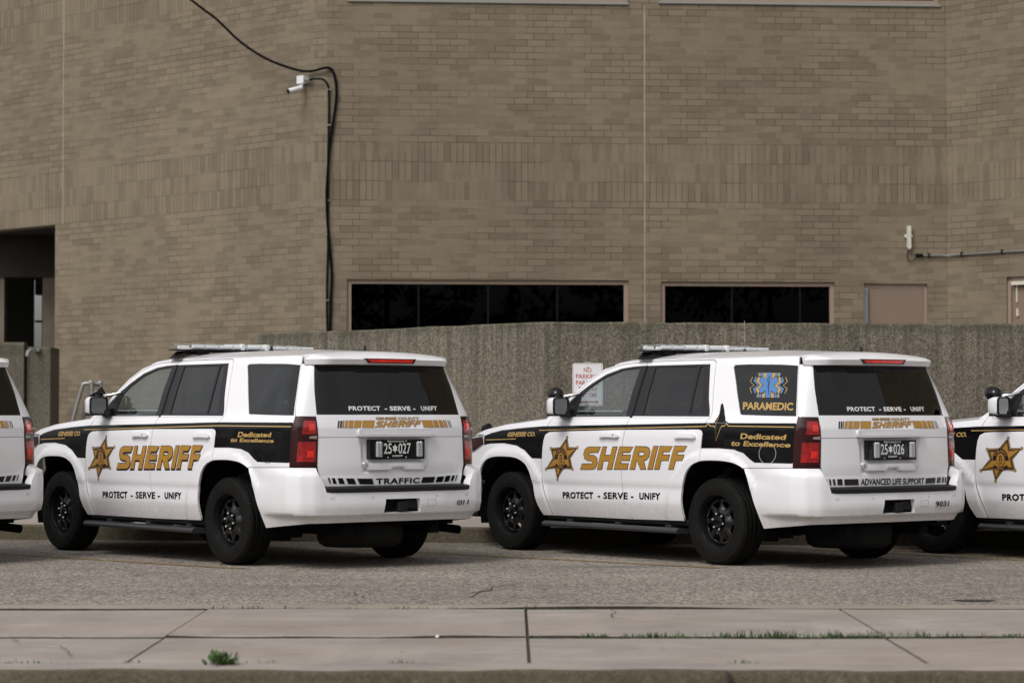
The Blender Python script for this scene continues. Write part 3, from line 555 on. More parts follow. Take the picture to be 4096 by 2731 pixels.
def part(name,key,build,mats,parent,**props):
    if key not in CACHE: CACHE[key]=build(); 
    me=CACHE[key]
    if len(me.materials)==0:
        for m in mats: me.materials.append(M[m])
    return link(name,me,None,parent,**props)
ZRW=[.3,.34,.38,.42,.46,.50,.53,.56,.59,.62,.64,.66,.68,.71,.74]+[.77+.03*i for i in range(36)]
dtl=dtop+[(.70,1.772),(.240,1.771)]
CUTS=[(seam1,.0035),(seam2,.0035),(seam3,.0035),(dtl,.0035)]
bp=[(1.176,1.262),(1.140,1.262),(1.118,1.52),(1.112,1.733),(1.140,1.736),(1.156,1.52)]
def sd(left,arr): return arr if left else mirror(arr)
def fender(): 
    o=seam1[::-1]+[(2.406,.352)][:0]+archF+[(3.62,.79),(3.62,.905),(3.5,.93),(3.31,1.0),(3.33,1.098),(3.45,1.098),(3.3,1.14),(3.0,1.187),(2.6,1.223),(2.40,1.240),(2.33,1.262)]
    return panel([o],P,0,(.035,.03),.02,CUTS,zrows=ZRW,paint=[([stripe],1),([gold_s,gold_l],2)])
def fdoor():
    o=seam1+dtop[1:]+seam2[::-1]
    return panel([o,fhole],P,0,(.05,.03),.02,CUTS+[([(2.235,1.29),(2.236,1.262),(2.20,1.254),(1.161,1.264)],.0016)],zrows=ZRW,paint=[([stripe],1),([gold_l],2),([bp],3)])
def rdoor():
    o=seam2[:-1]+[(1.125,1.768),(.70,1.772),(.240,1.771)]+seam3[::-1][1:]+archR_f[::-1][1:]
    return panel([o,rhole],P,0,(.05,.03),.02,CUTS+[([(1.161,1.264),(.095,1.262)],.0016)],zrows=ZRW,paint=[([stripe],1),([gold_l],2),([bp],3)])
railo=[(2.40,1.250),(2.276,1.338),(2.085,1.480),(1.906,1.616),(1.715,1.710),(1.508,1.757),(1.281,1.775),(1.0,1.778),(0,1.779),(-.856,1.776)]
def quarter(v):
    def f():
        o=archR_f[-1:]+archR_r[1:]
        k=[i for i,p in enumerate(o) if p[1]>.835]; o=[p for i,p in enumerate(o) if p[1]>.835 or p[0]>-.3]
        o=o+[(-.412,.843),(-.944,.849),(-.951,1.08),(-.979,1.272),(-.955,1.37),(-.905,1.60),(-.880,1.712),(-.856,1.783)]+railo[::-1][1:]+[(2.33,1.262)]+dtop+[(.70,1.772)]+seam3[::-1]
        pt=[([stripe],1),([gold_l],2)] if v!='B' else [([stripe],1),([[(-.19,1.222)]+bumpB[::-1]+[(.03,1.222)]],1),([gold_B],2)]
        return panel([o,qwin],P,0,(.035,.03),.02,CUTS+[([(.24,1.771),(.27,1.786)],.0012)],zrows=ZRW,paint=pt)
    return f
def roof():
    o=[(-.84,-1),(-.84,1)][::-1]; a=[(-.84+ i*.2425,1.0) for i in range(11)]; o=a+[(1.585,t) for t in np.linspace(.8,-.8,9)]+[(x,-t) for x,t in a[::-1]]
    o=[(x,max(-.999,min(.999,t))) for x,t in o]
    return panel([o],ROOF,.004,(.07,.06),.015,sg=1,edge=.1)
def hood():
    o=[(2.40,.998),(3.0,.998),(3.45,.998),(3.62,.9),(3.70,.6),(3.70,-.6),(3.62,-.9),(3.45,-.998),(3.0,-.998),(2.40,-.998),(2.40,0)]
    return panel([o],HOOD,.003,(.05,.06),.02,sg=1,edge=.08)
def shield(g):
    def f():
        o=[(.02,.995),(.98,.995),(.98,-.995),(.02,-.995)]; i=[(.07,.93),(.93,.93),(.93,-.93),(.07,-.93)]
        return panel([i],SHIELD,-.001,(.1,.12),None,sg=1,edge=.1) if g else panel([o,i],SHIELD,0,(.1,.12),.01,sg=1,edge=.1)
    return f
def _ss(x): x=np.clip(x,0,1); return x*x*(3-2*x)
def GF(s,z):
    q=P(s,z); s=np.atleast_1d(np.asarray(s,float)); z=np.atleast_1d(np.asarray(z,float)); a=np.abs(s+1.94); w=.375-(1.10-z)*.12
    k=_ss((w-a)/.035)*_ss((z-.785)/.03)*_ss((1.105-z)/.012); q[:,0]+=.024*k; q[:,0]-=.006*_ss((.775-z)/.03)*_ss((z-.60)/.02); return q
def gate():
    o=gateo+MR(gateo); h=gglass+MR(gglass)
    return panel([o,h],GF,0,(.025,.03),.02,CUTS+[([(-1.183,1.096),(-2.697,1.096)],.0022)],zrows=sorted(ZRW+[.785,.80,.815,.83,1.085,1.092,1.10,1.106]))
def bumper():
    a=[(-.418,.838),(-.95,.843),(-1.05,.843),(-1.165,.842),(-1.21,.72),(-1.225,.640)]; 
    b=[p for p in archR_r if p[1]<.80]
    bt=[(-.60,.336),(-.84,.360),(-1.1,.384),(-1.5,.388),(-1.94,.388)]
    o=a+MR(a)+MR(b)[0:0]
    o=a+MR(a)+[(-3.88-x,z) for x,z in b]+[(-3.88-x,z) for x,z in bt]+bt[::-1][1:]+b[::-1]
    h=[(-1.762,.577),(-1.748,.460),(-2.132,.460),(-2.116,.577)]
    return panel([o,h],BUMP,.002,(.03,.03),.085,CUTS+[([(-1.00,.452),(-1.74,.455)],.0012),([(-2.15,.455),(-2.75,.452)],.0012)],zrows=[.36,.40,.436,.444,.452,.48,.50,.53,.56,.60,.66,.70,.74,.77,.80,.82,.835])
def lamp(): return panel([lampo],P,.006,(.03,.03),.03)
def lampred():
    a=panel([[(-1.07,1.235),(-1.16,1.232),(-1.165,1.125),(-1.055,1.125)]],P,.0085,(.03,.03),.004); b=panel([[(-1.025,1.060),(-1.163,1.060),(-1.155,.895),(-1.01,.895)]],P,.0085,(.03,.03),.004)
    c=panel([[(-1.11,1.205),(-1.15,1.205),(-1.15,1.15),(-1.11,1.15)]],P,.012,(.03,.03),.004); d=panel([[(-1.10,.985),(-1.145,.985),(-1.14,.93),(-1.095,.93)]],P,.012,(.03,.03),.004)
    return join(a,b,c,d)
def lampwhite(): return panel([[(-1.115,1.106),(-1.168,1.110),(-1.168,1.084),(-1.110,1.088)]],P,.012,(.03,.03),.006)
def lamprail(): return panel([[(-1.0,1.25),(-1.055,1.25),(-1.04,1.10),(-1.0,.87),(-.965,.87),(-.975,1.08)]],P,.008,(.03,.03),.004)
def raised(loops,fn,h,bev=.008,step=(.05,.03),base=0):
    """raised pad with a soft bevelled rim on surface fn"""
    top=panel([grow(loops,-bev)],fn,base+h,step,None); rim=panel([loops,grow(loops,-bev)],fn,base,None,h+.004,lift=lambda p:np.where(dist_pl(p[:,0],p[:,1],loops)<1e-5,h*.45,h)); return join(top,rim,idx=False)
def spoiler():
    ys=np.linspace(-.765,.765,45); V=[];prof=7
    for y in ys:
        a=abs(y)/.765; xt=-1.062+.03*a**2+max(0,(a-.80)/.20)**1.6*.15; zt=1.765-.006*a; z0=float(ROOF(-.84,min(a*.9999,1)*1.0)[0,2])
        yy0=y*(.752/.765)
        zm=(z0+zt)/2+.016*(1-a)
        V+=[(-.843,yy0,z0+.003),( (-.843+xt)/2,y*.99,zm+.004),(xt+.02,y*.975,zt+.004),(xt,y*.97,zt-.008),(xt+.018,y*.965,zt-.052),(xt+.07,y*.95,zt-.056),(-.86,y*.975,1.712)]
    F=[]
    for i in range(len(ys)-1):
        for k in range(prof): a=i*prof+k;b=i*prof+(k+1)%prof; F.append((a,b,b+prof,a+prof))
    F.append(tuple(range(prof))[::-1]);F.append(tuple(range((len(ys)-1)*prof,len(ys)*prof)))
    mb=MB();mb.add(V,F,0,True);return mb.me('spoiler',38)
def fix(me):
    import bmesh
    b=bmesh.new();b.from_mesh(me);bmesh.ops.recalc_face_normals(b,faces=b.faces);b.to_mesh(me);b.free();return me
def tyre():
    mb=MB(); w=.128
    prof=[(.222,-w*.80),(.232,-w*.93),(.265,-w),(.300,-w*1.01),(.330,-w*.985),(.338,-w*.975),(.342,-w*.985),(.352,-w*.95),(.364,-w*.86),(.371,-w*.74)]
    for g in (-.55,-.18,.18,.55): prof+=[(.375,w*(g-.09)),(.366,w*(g-.055)),(.366,w*(g+.055)),(.375,w*(g+.09))]
    prof+=[(r,-h) for r,h in prof[:10][::-1]]
    mb.lathe(prof,(0,0,0),'y',96)
    for k in range(72):     # shoulder lugs
        a=2*math.pi*k/72
        for sy in(-1,1):
            V=[]
            for da,rr,yy in ((-.026,.3755,.80),(.014,.3755,.80),(.026,.3755,.60),(-.014,.3755,.60),(-.026,.357,1.00),(.014,.357,1.00),(.014,.35,.80),(-.026,.35,.80)):
                V.append((rr*math.cos(a+da),sy*yy*w*.97,rr*math.sin(a+da)))
            F=[(0,1,2,3),(0,4,5,1),(4,7,6,5),(0,3,7,4),(1,5,6,2)]; mb.add(V,F if sy<0 else [f[::-1] for f in F])
    return fix(mb.me('tyre',35))
def rim():
    mb=MB(); s=1
    # barrel
    prof=[(.232,.086),(.236,.094),(.230,.100),(.222,.096),(.217,.082),(.212,.05),(.205,.0),(.205,-.10),(.225,-.115)]
    mb.lathe(prof,(0,0,0),'y',72)
    # disc with eight windows: radial strip mesh
    nA=96; rings=[(.078,.078),(.098,.072),(.112,.064),(.128,.056),(.146,.052),(.164,.052),(.178,.055),(.190,.056),(.200,.048),(.208,.036)]
    V=[];F=[]
    def win(a,r):
        ph=(a/(2*math.pi)*8)%1.0-.5; hw=.27 if r<.14 else .31
        lim=.10+(.5-abs(ph))*0; return abs(ph)<hw and .122<r<.182
    for k in range(nA):
        a=2*math.pi*k/nA; ph=(k/nA*8)%1.0; sp=math.cos((ph)*2*math.pi)   # +1 on spoke centre
        for r,h in rings:
            g=1 if .10<r<.19 else .3; V.append((r*math.cos(a),h+ .008*sp*g,r*math.sin(a)))
    m=len(rings)
    for k in range(nA):
        for j in range(m-1):
            a=2*math.pi*(k+.5)/nA; r=(rings[j][0]+rings[j+1][0])/2
            if win(a,r): continue
            F.append((k*m+j,k*m+j+1,((k+1)%nA)*m+j+1,((k+1)%nA)*m+j))
    mb.add(V,F,0,True)
    # window returns
    mb.lathe([(.118,.046),(.112,.0),(.100,-.02)],(0,0,0),'y',48)
    
    me=fix(mb.me('rim',30)); return me
def hubcap():
    mb=MB(); mb.lathe([(.0,.102),(.040,.102),(.050,.097),(.056,.085),(.060,.070),(.082,.068),(.084,.058)],(0,0,0),'y',40); 
    for k in range(6):
        a=2*math.pi*(k+.25)/6; mb.lathe([(0,.098),(.010,.096),(.0155,.088),(.017,.066)],(.0675*math.cos(a),0,.0675*math.sin(a)),'y',14)
    return fix(mb.me('hub_cap',35))
def lug():
    mb=MB(); mb.lathe([(0,.106),(.006,.105),(.0095,.099),(.0095,.09)],(0,0,0),'y',10); return fix(mb.me('lug_nut',50))
def boxes(name,L,ang=35):
    mb=MB()
    for b in L: mb.box(*b[:6],mi=(b[7] if len(b)>7 else 0),bev=b[6] if len(b)>6 else 0)
    return mb.me(name,ang)
def under():
    mb=MB(); mb.box(-1.0,3.6,-.72,.72,.34,.42); mb.box(-1.08,-.35,-.74,.74,.44,.60); mb.box(.55,2.35,-.90,.90,.36,.44)
    mb.box(3.3,3.75,-.75,.75,.30,.5)
    for y in(-.45,.45): mb.box(-1.1,3.7,y-.05,y+.05,.27,.36,bev=.01)
    for wx in(0,2.946):
        mb.tube([(wx,-.80,.37),(wx,.80,.37)],.055,10); mb.lathe([(0,-.14),(.10,-.11),(.14,0),(.10,.11),(0,.14)],(wx,0,.36),'y',16)
        for sy in(-1,1):
            y0,y1=sy*.52,sy*.93; n=28; V=[];F=[]
            for k in range(n+1):
                a=math.pi*(-.08+1.16*k/n); V+=[(wx+.515*math.cos(a),y0,.37+.53*math.sin(a)),(wx+.515*math.cos(a),y1,.37+.53*math.sin(a))]
            for k in range(n): F.append((2*k,2*k+1,2*k+3,2*k+2))
            F.append(tuple(range(0,2*n+2,2))); mb.add(V,F,0,True)
    # links, shocks, brake hose, exhaust crossmember
    for sy in(-1,1): mb.tube([(-.30,sy*.50,.62),(-.10,sy*.58,.22)],.028,8); mb.tube([(.05,sy*.55,.30),(.75,sy*.40,.36)],.03,8); mb.tube([(-.05,sy*.45,.22),(-.22,sy*.62,.21),(-.38,sy*.66,.27),(-.5,sy*.60,.36)],.009,6); mb.box(-.28,-.05,sy*.52-.04,sy*.52+.04,.20,.26,bev=.01)
    return mb.me('underbody',40)
def liner():   # inner trim behind the doors, dark, below the glass line
    o=[(.46,.40),(.46,1.24),(-.90,1.24),(-.90,.92),(-.3,.96),(.2,.95),(.40,.80)]; o=[(3.2,1.02),(2.3,1.22),(-.90,1.24),(-.90,.93),(-.2,.95),(.3,.92),(.46,.75),(.46,.38),(2.35,.38),(2.45,.8),(2.7,.93),(3.2,.93)]
    a=panel([o],P,-.035,(.2,.2),None,edge=.2)
    p=panel([[(.30,1.79),(1.0,1.79),(1.0,1.795),(.30,1.795)]],P,-.03,None,None)
    b=panel([[(-1.0,1.27),(-1.0,.70),(-2.88,.70),(-2.88,1.27)]],P,-.04,(.2,.2),None,edge=.2)
    r=panel([[(-.8,.93),(1.5,.93),(1.5,-.93),(-.8,-.93)]],ROOF,-.035,(.3,.3),None,sg=1,edge=.3)
    return join(a,mirror(a),b,r,idx=False)
def seats(rows):
    mb=MB()
    for x,ys,ws in rows:
        for y in ys:
            mb.box(x-.05,x+.48,y-ws,y+ws,.62,.80,bev=.05)
            V=[];h=.62; 
            mb.add([],[]); b=MB(); b.box(-.07,.07,-ws,ws,0,h,bev=.05)
            c,s_=math.cos(-.30),math.sin(-.30); mb.add([(x-.02+vx*c+vz*s_,y+vy,.78+vz*c-vx*s_) for vx,vy,vz in b.v],b.f)
            b=MB(); b.box(-.05,.05,-.13,.13,0,.19,bev=.04); mb.add([(x-.22+vx*c+vz*s_,y+vy,1.42+vz*c-vx*s_) for vx,vy,vz in b.v],b.f)
    return mb.me('seats',40)
def dashm():
    mb=MB(); mb.box(2.0,2.35,-.78,.78,1.00,1.22,bev=.07); mb.box(2.15,2.5,-.80,.80,1.12,1.235,bev=.03); mb.box(1.7,2.1,-.12,.12,.65,1.12,bev=.03)
    # laptop on stand and radio head
    mb.box(1.62,1.64,-.16,.16,1.10,1.33,bev=.006); mb.box(1.45,1.64,-.16,.16,1.09,1.11,bev=.006)
    return mb.me('dashboard',40)
def wheelm():
    mb=MB(); pts=[]
    for k in range(33):
        a=2*math.pi*k/32; y=.40+.19*math.cos(a); h=.19*math.sin(a); pts.append((1.86-.42*h,y,1.17+h*.90))
    mb.tube(pts,.016,8,cap=False); mb.tube([(1.86,.22,1.17),(1.86,.58,1.17)],.018,6); mb.lathe([(0,.03),(.06,.02),(.07,-.02)],(1.87,.40,1.16),'x',12); mb.tube([(1.88,.40,1.16),(2.15,.40,1.02)],.03,8); return mb.me('steering_wheel',50)
def partition():
    mb=MB(); mb.box(1.13,1.15,-.72,.72,.75,1.27); 
    for y in(-.70,0,.70): mb.box(1.13,1.155,y-.02,y+.02,1.27,1.74)
    mb.box(1.13,1.155,-.72,.72,1.72,1.75); return mb.me('partition')
def mirror_shell():
    mb=MB(); n=20; V=[]
    # rounded rectangular shell, open face rearwards
    sec=[(1.965,1.0),(1.99,1.04),(2.04,1.03),(2.085,.88),(2.11,.62),(2.118,.30)]
    def ring(x,k):
        o=[]
        for i in range(n):
            a=2*math.pi*i/n; c,s_=math.cos(a),math.sin(a); p=.36
            yy=1.105+.098*k*math.copysign(abs(c)**p,c); zz=1.368+.080*k*math.copysign(abs(s_)**p,s_); o.append((x+.012*(yy-1.1)/.1*-1,yy,zz))
        return o
    for x,k in sec: V+=ring(x,k)
    F=[]
    for j in range(len(sec)-1):
        for i in range(n): a=j*n+i;b=j*n+(i+1)%n;F.append((a,b,b+n,a+n))
    F.append(tuple(range((len(sec)-1)*n,len(sec)*n)));
    mb.add(V,F,0,True); return fix(mb.me('shell',50))
def mirror_black():
    mb=MB(); n=20; V=[]
    def ring(x,k):
        return [(x-.012*(.098*k*math.copysign(abs(math.cos(2*math.pi*i/n))**.36,math.cos(2*math.pi*i/n)))/.1,1.105+.098*k*math.copysign(abs(math.cos(2*math.pi*i/n))**.36,math.cos(2*math.pi*i/n)),1.368+.080*k*math.copysign(abs(math.sin(2*math.pi*i/n))**.36,math.sin(2*math.pi*i/n))) for i in range(n)]
    V=ring(1.975,1.03)+ring(1.955,1.02)+ring(1.957,.90)+ring(1.975,.88); F=[]
    for j in range(3):
        for i in range(n): a=j*n+i;b=j*n+(i+1)%n;F.append((a,b,b+n,a+n))
    mb.add(V,F,0,True); mb.box(1.975,2.075,1.01,1.195,1.278,1.300,bev=.01)
    mb.add([(1.96,1.03,1.285),(2.10,1.02,1.285),(2.22,.925,1.275),(2.02,.925,1.268),(1.96,1.03,1.325),(2.10,1.02,1.325),(2.20,.915,1.345),(2.03,.915,1.352)],[(0,3,2,1),(4,5,6,7),(0,1,5,4),(1,2,6,5),(2,3,7,6),(3,0,4,7)])
    return fix(mb.me('arm',40))
def mirror_glass():
    mb=MB();n=20;V=[(1.966-.012*(.088*math.copysign(abs(math.cos(2*math.pi*i/n))**.36,math.cos(2*math.pi*i/n)))/.1,1.105+.088*math.copysign(abs(math.cos(2*math.pi*i/n))**.36,math.cos(2*math.pi*i/n)),1.368+.070*math.copysign(abs(math.sin(2*math.pi*i/n))**.36,math.sin(2*math.pi*i/n))) for i in range(n)]
    mb.add(V,[tuple(range(n))]);return mb.me('g')
def spot(v):
    def f():
        mb=MB(); prof=[(0,-.085),(.030,-.080),(.055,-.060),(.068,-.030),(.072,.0),(.074,.028),(.070,.034)]
        mb.lathe(prof,(0,0,0),'x',28); mb.lathe([(.070,.034),(0,.040)],(0,0,0),'x',28,1); V=np.array(mb.v)
        rz,ry=v; cz,sz_=math.cos(rz),math.sin(rz); cy,sy_=math.cos(ry),math.sin(ry)
        X=V[:,0]*cy+V[:,2]*sy_; Z=-V[:,0]*sy_+V[:,2]*cy; Xn=X*cz-V[:,1]*sz_; Y=X*sz_+V[:,1]*cz
        mb.v=[(2.165+a,1.005+b,1.475+c) for a,b,c in zip(Xn,Y,Z)]; return fix(mb.me('spot',40))
    return f
def spotarm():
    mb=MB(); mb.tube([(2.16,1.0,1.40),(2.16,.99,1.455),(2.08,.97,1.462),(2.03,.93,1.470),(1.99,.86,1.492)],[.014,.016,.018,.014,.014],10); mb.tube([(2.27,1.02,1.44),(2.16,1.0,1.452),(2.06,.97,1.452)],.013,8); return mb.me('arm',50)
def barlens(k):
    def f():
        mb=MB(); L=.80; zt,zb=1.928,1.866; xc=1.19
        def sec(y,w,dz=0):
            h=w; return [(xc-h,y,zb+.010),(xc-h*.96,y,zt-.012-dz),(xc-h*.80,y,zt-dz),(xc+h*.80,y,zt-dz),(xc+h*.96,y,zt-.012-dz),(xc+h,y,zb+.010)]
        st=[(-L,.055,.012),(-L+.015,.075,.005),(-L+.13,.145,0),(-.32,.150,0),(0,.150,0),(.32,.150,0),(L-.13,.145,0),(L-.015,.075,.005),(L,.055,.012)]
        V=[];F=[]
        for y,w,dz in st: V+=sec(y,w,dz)
        for j in range(len(st)-1):
            for i in range(5): a=j*6+i;F.append((a,a+1,a+7,a+6))
        F.append((0,1,2,3,4,5));F.append(tuple(range(48,54)))
        if k=='lens': mb.add(V,F); return fix(mb.me('lens',20))
        if k=='base':
            V=[];F=[]
            for y,w,dz in st: V+=[(xc-w,y,zb+.002),(xc-w,y,zb+.010),(xc+w,y,zb+.010),(xc+w,y,zb+.002)]
            for j in range(len(st)-1):
                for i in range(4): a=j*4+i;b=j*4+(i+1)%4;F.append((a,b,b+4,a+4))
            F.append((0,1,2,3));F.append(tuple(range(32,36))); mb.add(V,F); mb.box(xc-.09,xc+.09,-.60,.60,zb-.012,zb-.004)
            return fix(mb.me('base',20))
        if k=='led':
            for sx in(-1,1):
                for i in range(9):
                    if abs(i-4)<1: y0=-.055;w=.11
                    y=-.60+i*.150
                    if 0<=i<9: mb.box(xc+sx*.125-.012,xc+sx*.125+.012,y-.062,y+.062,zb+.016,zt-.012,bev=.008)
            for i in range(8):
                y=-.525+i*.15; mb.box(xc-.132,xc-.118,y-.008,y+.008,zb+.012,zt-.008,1)
            mb.box(xc-.11,xc+.11,-.66,.66,zb+.012,zb+.02,1)
            return mb.me('led',30)
        if k=='rib':
            for y in(-.13,.13): mb.box(xc-.153,xc+.153,y-.018,y+.018,zb+.008,zt+.003,bev=.004)
            for y in(-.655,.655): mb.box(xc-.140,xc+.140,y-.006,y+.006,zb+.012,zt-.002)
            return mb.me('rib',30)
    return f
def barrib():
    mb=MB(); mb.box(1.19-.153,1.19+.153,-.018,.018,1.874,1.931,bev=.004); return mb.me('rib',30)
def barfoot():
    mb=MB()
    for sy in(-1,1):
        mb.add([(1.06,sy*.80,1.790),(1.24,sy*.80,1.790),(1.24,sy*.745,1.806),(1.06,sy*.745,1.806),(1.11,sy*.70,1.862),(1.27,sy*.70,1.862),(1.27,sy*.50,1.862),(1.11,sy*.50,1.862),(1.10,sy*.56,1.845),(1.25,sy*.56,1.845)],[(0,1,5,4),(3,2,1,0),(4,5,6,7),(3,8,9,2),(0,4,7,8,3),(1,2,9,6,5),(7,6,9,8)])
        mb.box(1.09,1.27,min(sy*.46,sy*.60),max(sy*.46,sy*.60),1.832,1.862,bev=.004)
    return fix(mb.me('feet',20))
def stepb():
    mb=MB(); prof=[(.915,.262),(.915,.298),(1.035,.306),(1.062,.298),(1.075,.278),(1.066,.258),(.95,.250)]
    n=len(prof); V=[(.385,y,z) for y,z in prof]+[(2.30,y,z) for y,z in prof]; F=[(i,(i+1)%n,n+(i+1)%n,n+i) for i in range(n)]+[tuple(range(n)),tuple(range(n,2*n))]
    mb.add(V,F)
    for x in(.6,1.3,2.0): mb.box(x,x+.08,.70,.95,.285,.325)
    return fix(mb.me('board',30))
def steptread(): return boxes('tread',[(.45+i*.305,.73+i*.305,1.015,1.05,.303,.308) for i in range(6)])
def rocker(): return boxes('rocker',[(.40,2.40,.86,.935,.315,.375,.015)])
def pad():
    mb=MB(); ys=np.linspace(-.80,.80,21); V=[];F=[]
    for y in ys:
        s=-1.94+abs(y)*1.0; xb=float(BUMP(s,.66)[0,0]); 
        V+=[(xb+.10,y,.690),(xb-.004,y,.680),(xb-.016,y,.672),(xb-.016,y,.645),(xb-.006,y,.636),(xb+.05,y,.636)]
    for j in range(len(ys)-1):
        for i in range(6): a=j*6+i;b=j*6+(i+1)%6;F.append((a,b,b+6,a+6))
    F.append(tuple(range(6)));F.append(tuple(range(120,126))); mb.add(V,F); return fix(mb.me('pad',25))
def pushbar():
    mb=MB()
    for y in(-.43,.43): mb.tube([(3.93,y,.40),(4.04,y,.48),(4.07,y,.75),(4.07,y,1.10),(4.05,y,1.155),(3.99,y,1.165)],.042,12); mb.box(3.85,4.06,y-.02,y+.02,.38,.60)
    for z in(.62,.82,1.02): mb.tube([(4.075,-.43,z),(4.075,.43,z)],.026,10)
    mb.tube([(3.90,-.72,.45),(4.04,-.60,.46),(4.06,0,.46),(4.04,.60,.46),(3.90,.72,.45)],.024,8); mb.box(3.93,4.04,-.62,.62,.275,.33,bev=.01)
    return mb.me('bar',45)
def spare():
    mb=MB(); mb.lathe([(.20,-.10),(.24,-.125),(.31,-.125),(.355,-.095),(.37,-.05),(.37,.05),(.355,.095),(.31,.125),(.24,.125),(.20,.10)],(-.70,.06,.262+.02),'z',48,closed=True)
    for k in range(60):
        a=2*math.pi*k/60; mb.box(0,0,0,0,0,0) if 0 else None
    return fix(mb.me('spare',50))
def antenna(kind,x,y):
    z=float(ROOF(x,y/.77)[0,2])
    def f():
        mb=MB()
        if kind=='whip':
            mb.lathe([(0,.025),(.012,.022),(.022,.008),(.024,0)],(x,y,z),'z',16); mb.tube([(x,y,z+.02),(x,y,z+.062)],.005,8,1); mb.tube([(x,y,z+.06),(x,y,z+.10)],.0022,6,1)
            pts=[(x+.006*math.cos(a),y+.006*math.sin(a),z+.10+a*.0008) for a in np.linspace(0,2*math.pi*9,120)]; mb.tube(pts,.0024,5,1); mb.tube([(x,y,z+.145),(x,y,z+.275)],.0028,6,1); mb.lathe([(0,.006),(.004,0),(0,-.006)],(x,y,z+.278),'z',8,1)
        elif kind=='stub': mb.tube([(x,y,z-.004),(x,y,z+.045),(x,y,z+.05)],[.014,.012,.008],12)
        else: mb.lathe([(0,.022),(.03,.020),(.05,.012),(.055,0)],(x,y,z-.004),'z',20)
        return mb.me('ant',40)
    return f
Y90=[(-1.652,1.077),(-2.225,1.077),(-2.225,.911),(-1.652,.911)]
def flat(fn_x,h=0):
    """planar patch at x = fn_x, parameters (s -> y=s+1.94, z)"""
    def g(s,z): s=np.atleast_1d(np.asarray(s,float));z=np.atleast_1d(np.asarray(z,float)); return np.stack([np.full(len(s),fn_x),s+1.94,z],1)
    return g
PL=flat(-1.170)
def tyre_obj(car,x,y,k):
    pass
def bez(l): return panel([l],P,.0,(.05,.03),None)
# ------------------------------------------------------------------ lettering and emblems draped on the car
def drape(polys,off,cuts=(),fn=None): return join(*[panel(p if isinstance(p[0],list) else [p],fn or P,off,(.06,.04),None,cuts) for p in polys],idx=False)
SH=DEC['SHERIFF']
def sheriff(k=.006,drop=0):
    ks=[q for q in SH if q!='Rh']
    dk=[[grow(SH[q],k)]+([grow(SH['Rh'],-k)] if q=='R' else []) for q in ks]
    gd=[[SH[q]]+([SH['Rh']] if q=='R' else []) for q in ks]
    L=[(drape(dk,.0014,CUTS),0),(drape(gd,.0030,CUTS),1)]
    if drop: L.insert(0,(drape([[[(a,b-.012) for a,b in lp] for lp in p] for p in dk],.0008,CUTS),0))
    J=join(*[a for a,_ in L]); return J[:3]+([L[i][1] for i in J[3]],)
def circ(c,r,n=14,ry=None): return [(c[0]+r*math.cos(2*math.pi*i/n),c[1]+(ry or r)*math.sin(2*math.pi*i/n)) for i in range(n)]
def ltext(t,q,off,bold=.02,shear=0,fn=None): return text_on(t,q,fn or P,off,shear,bold)
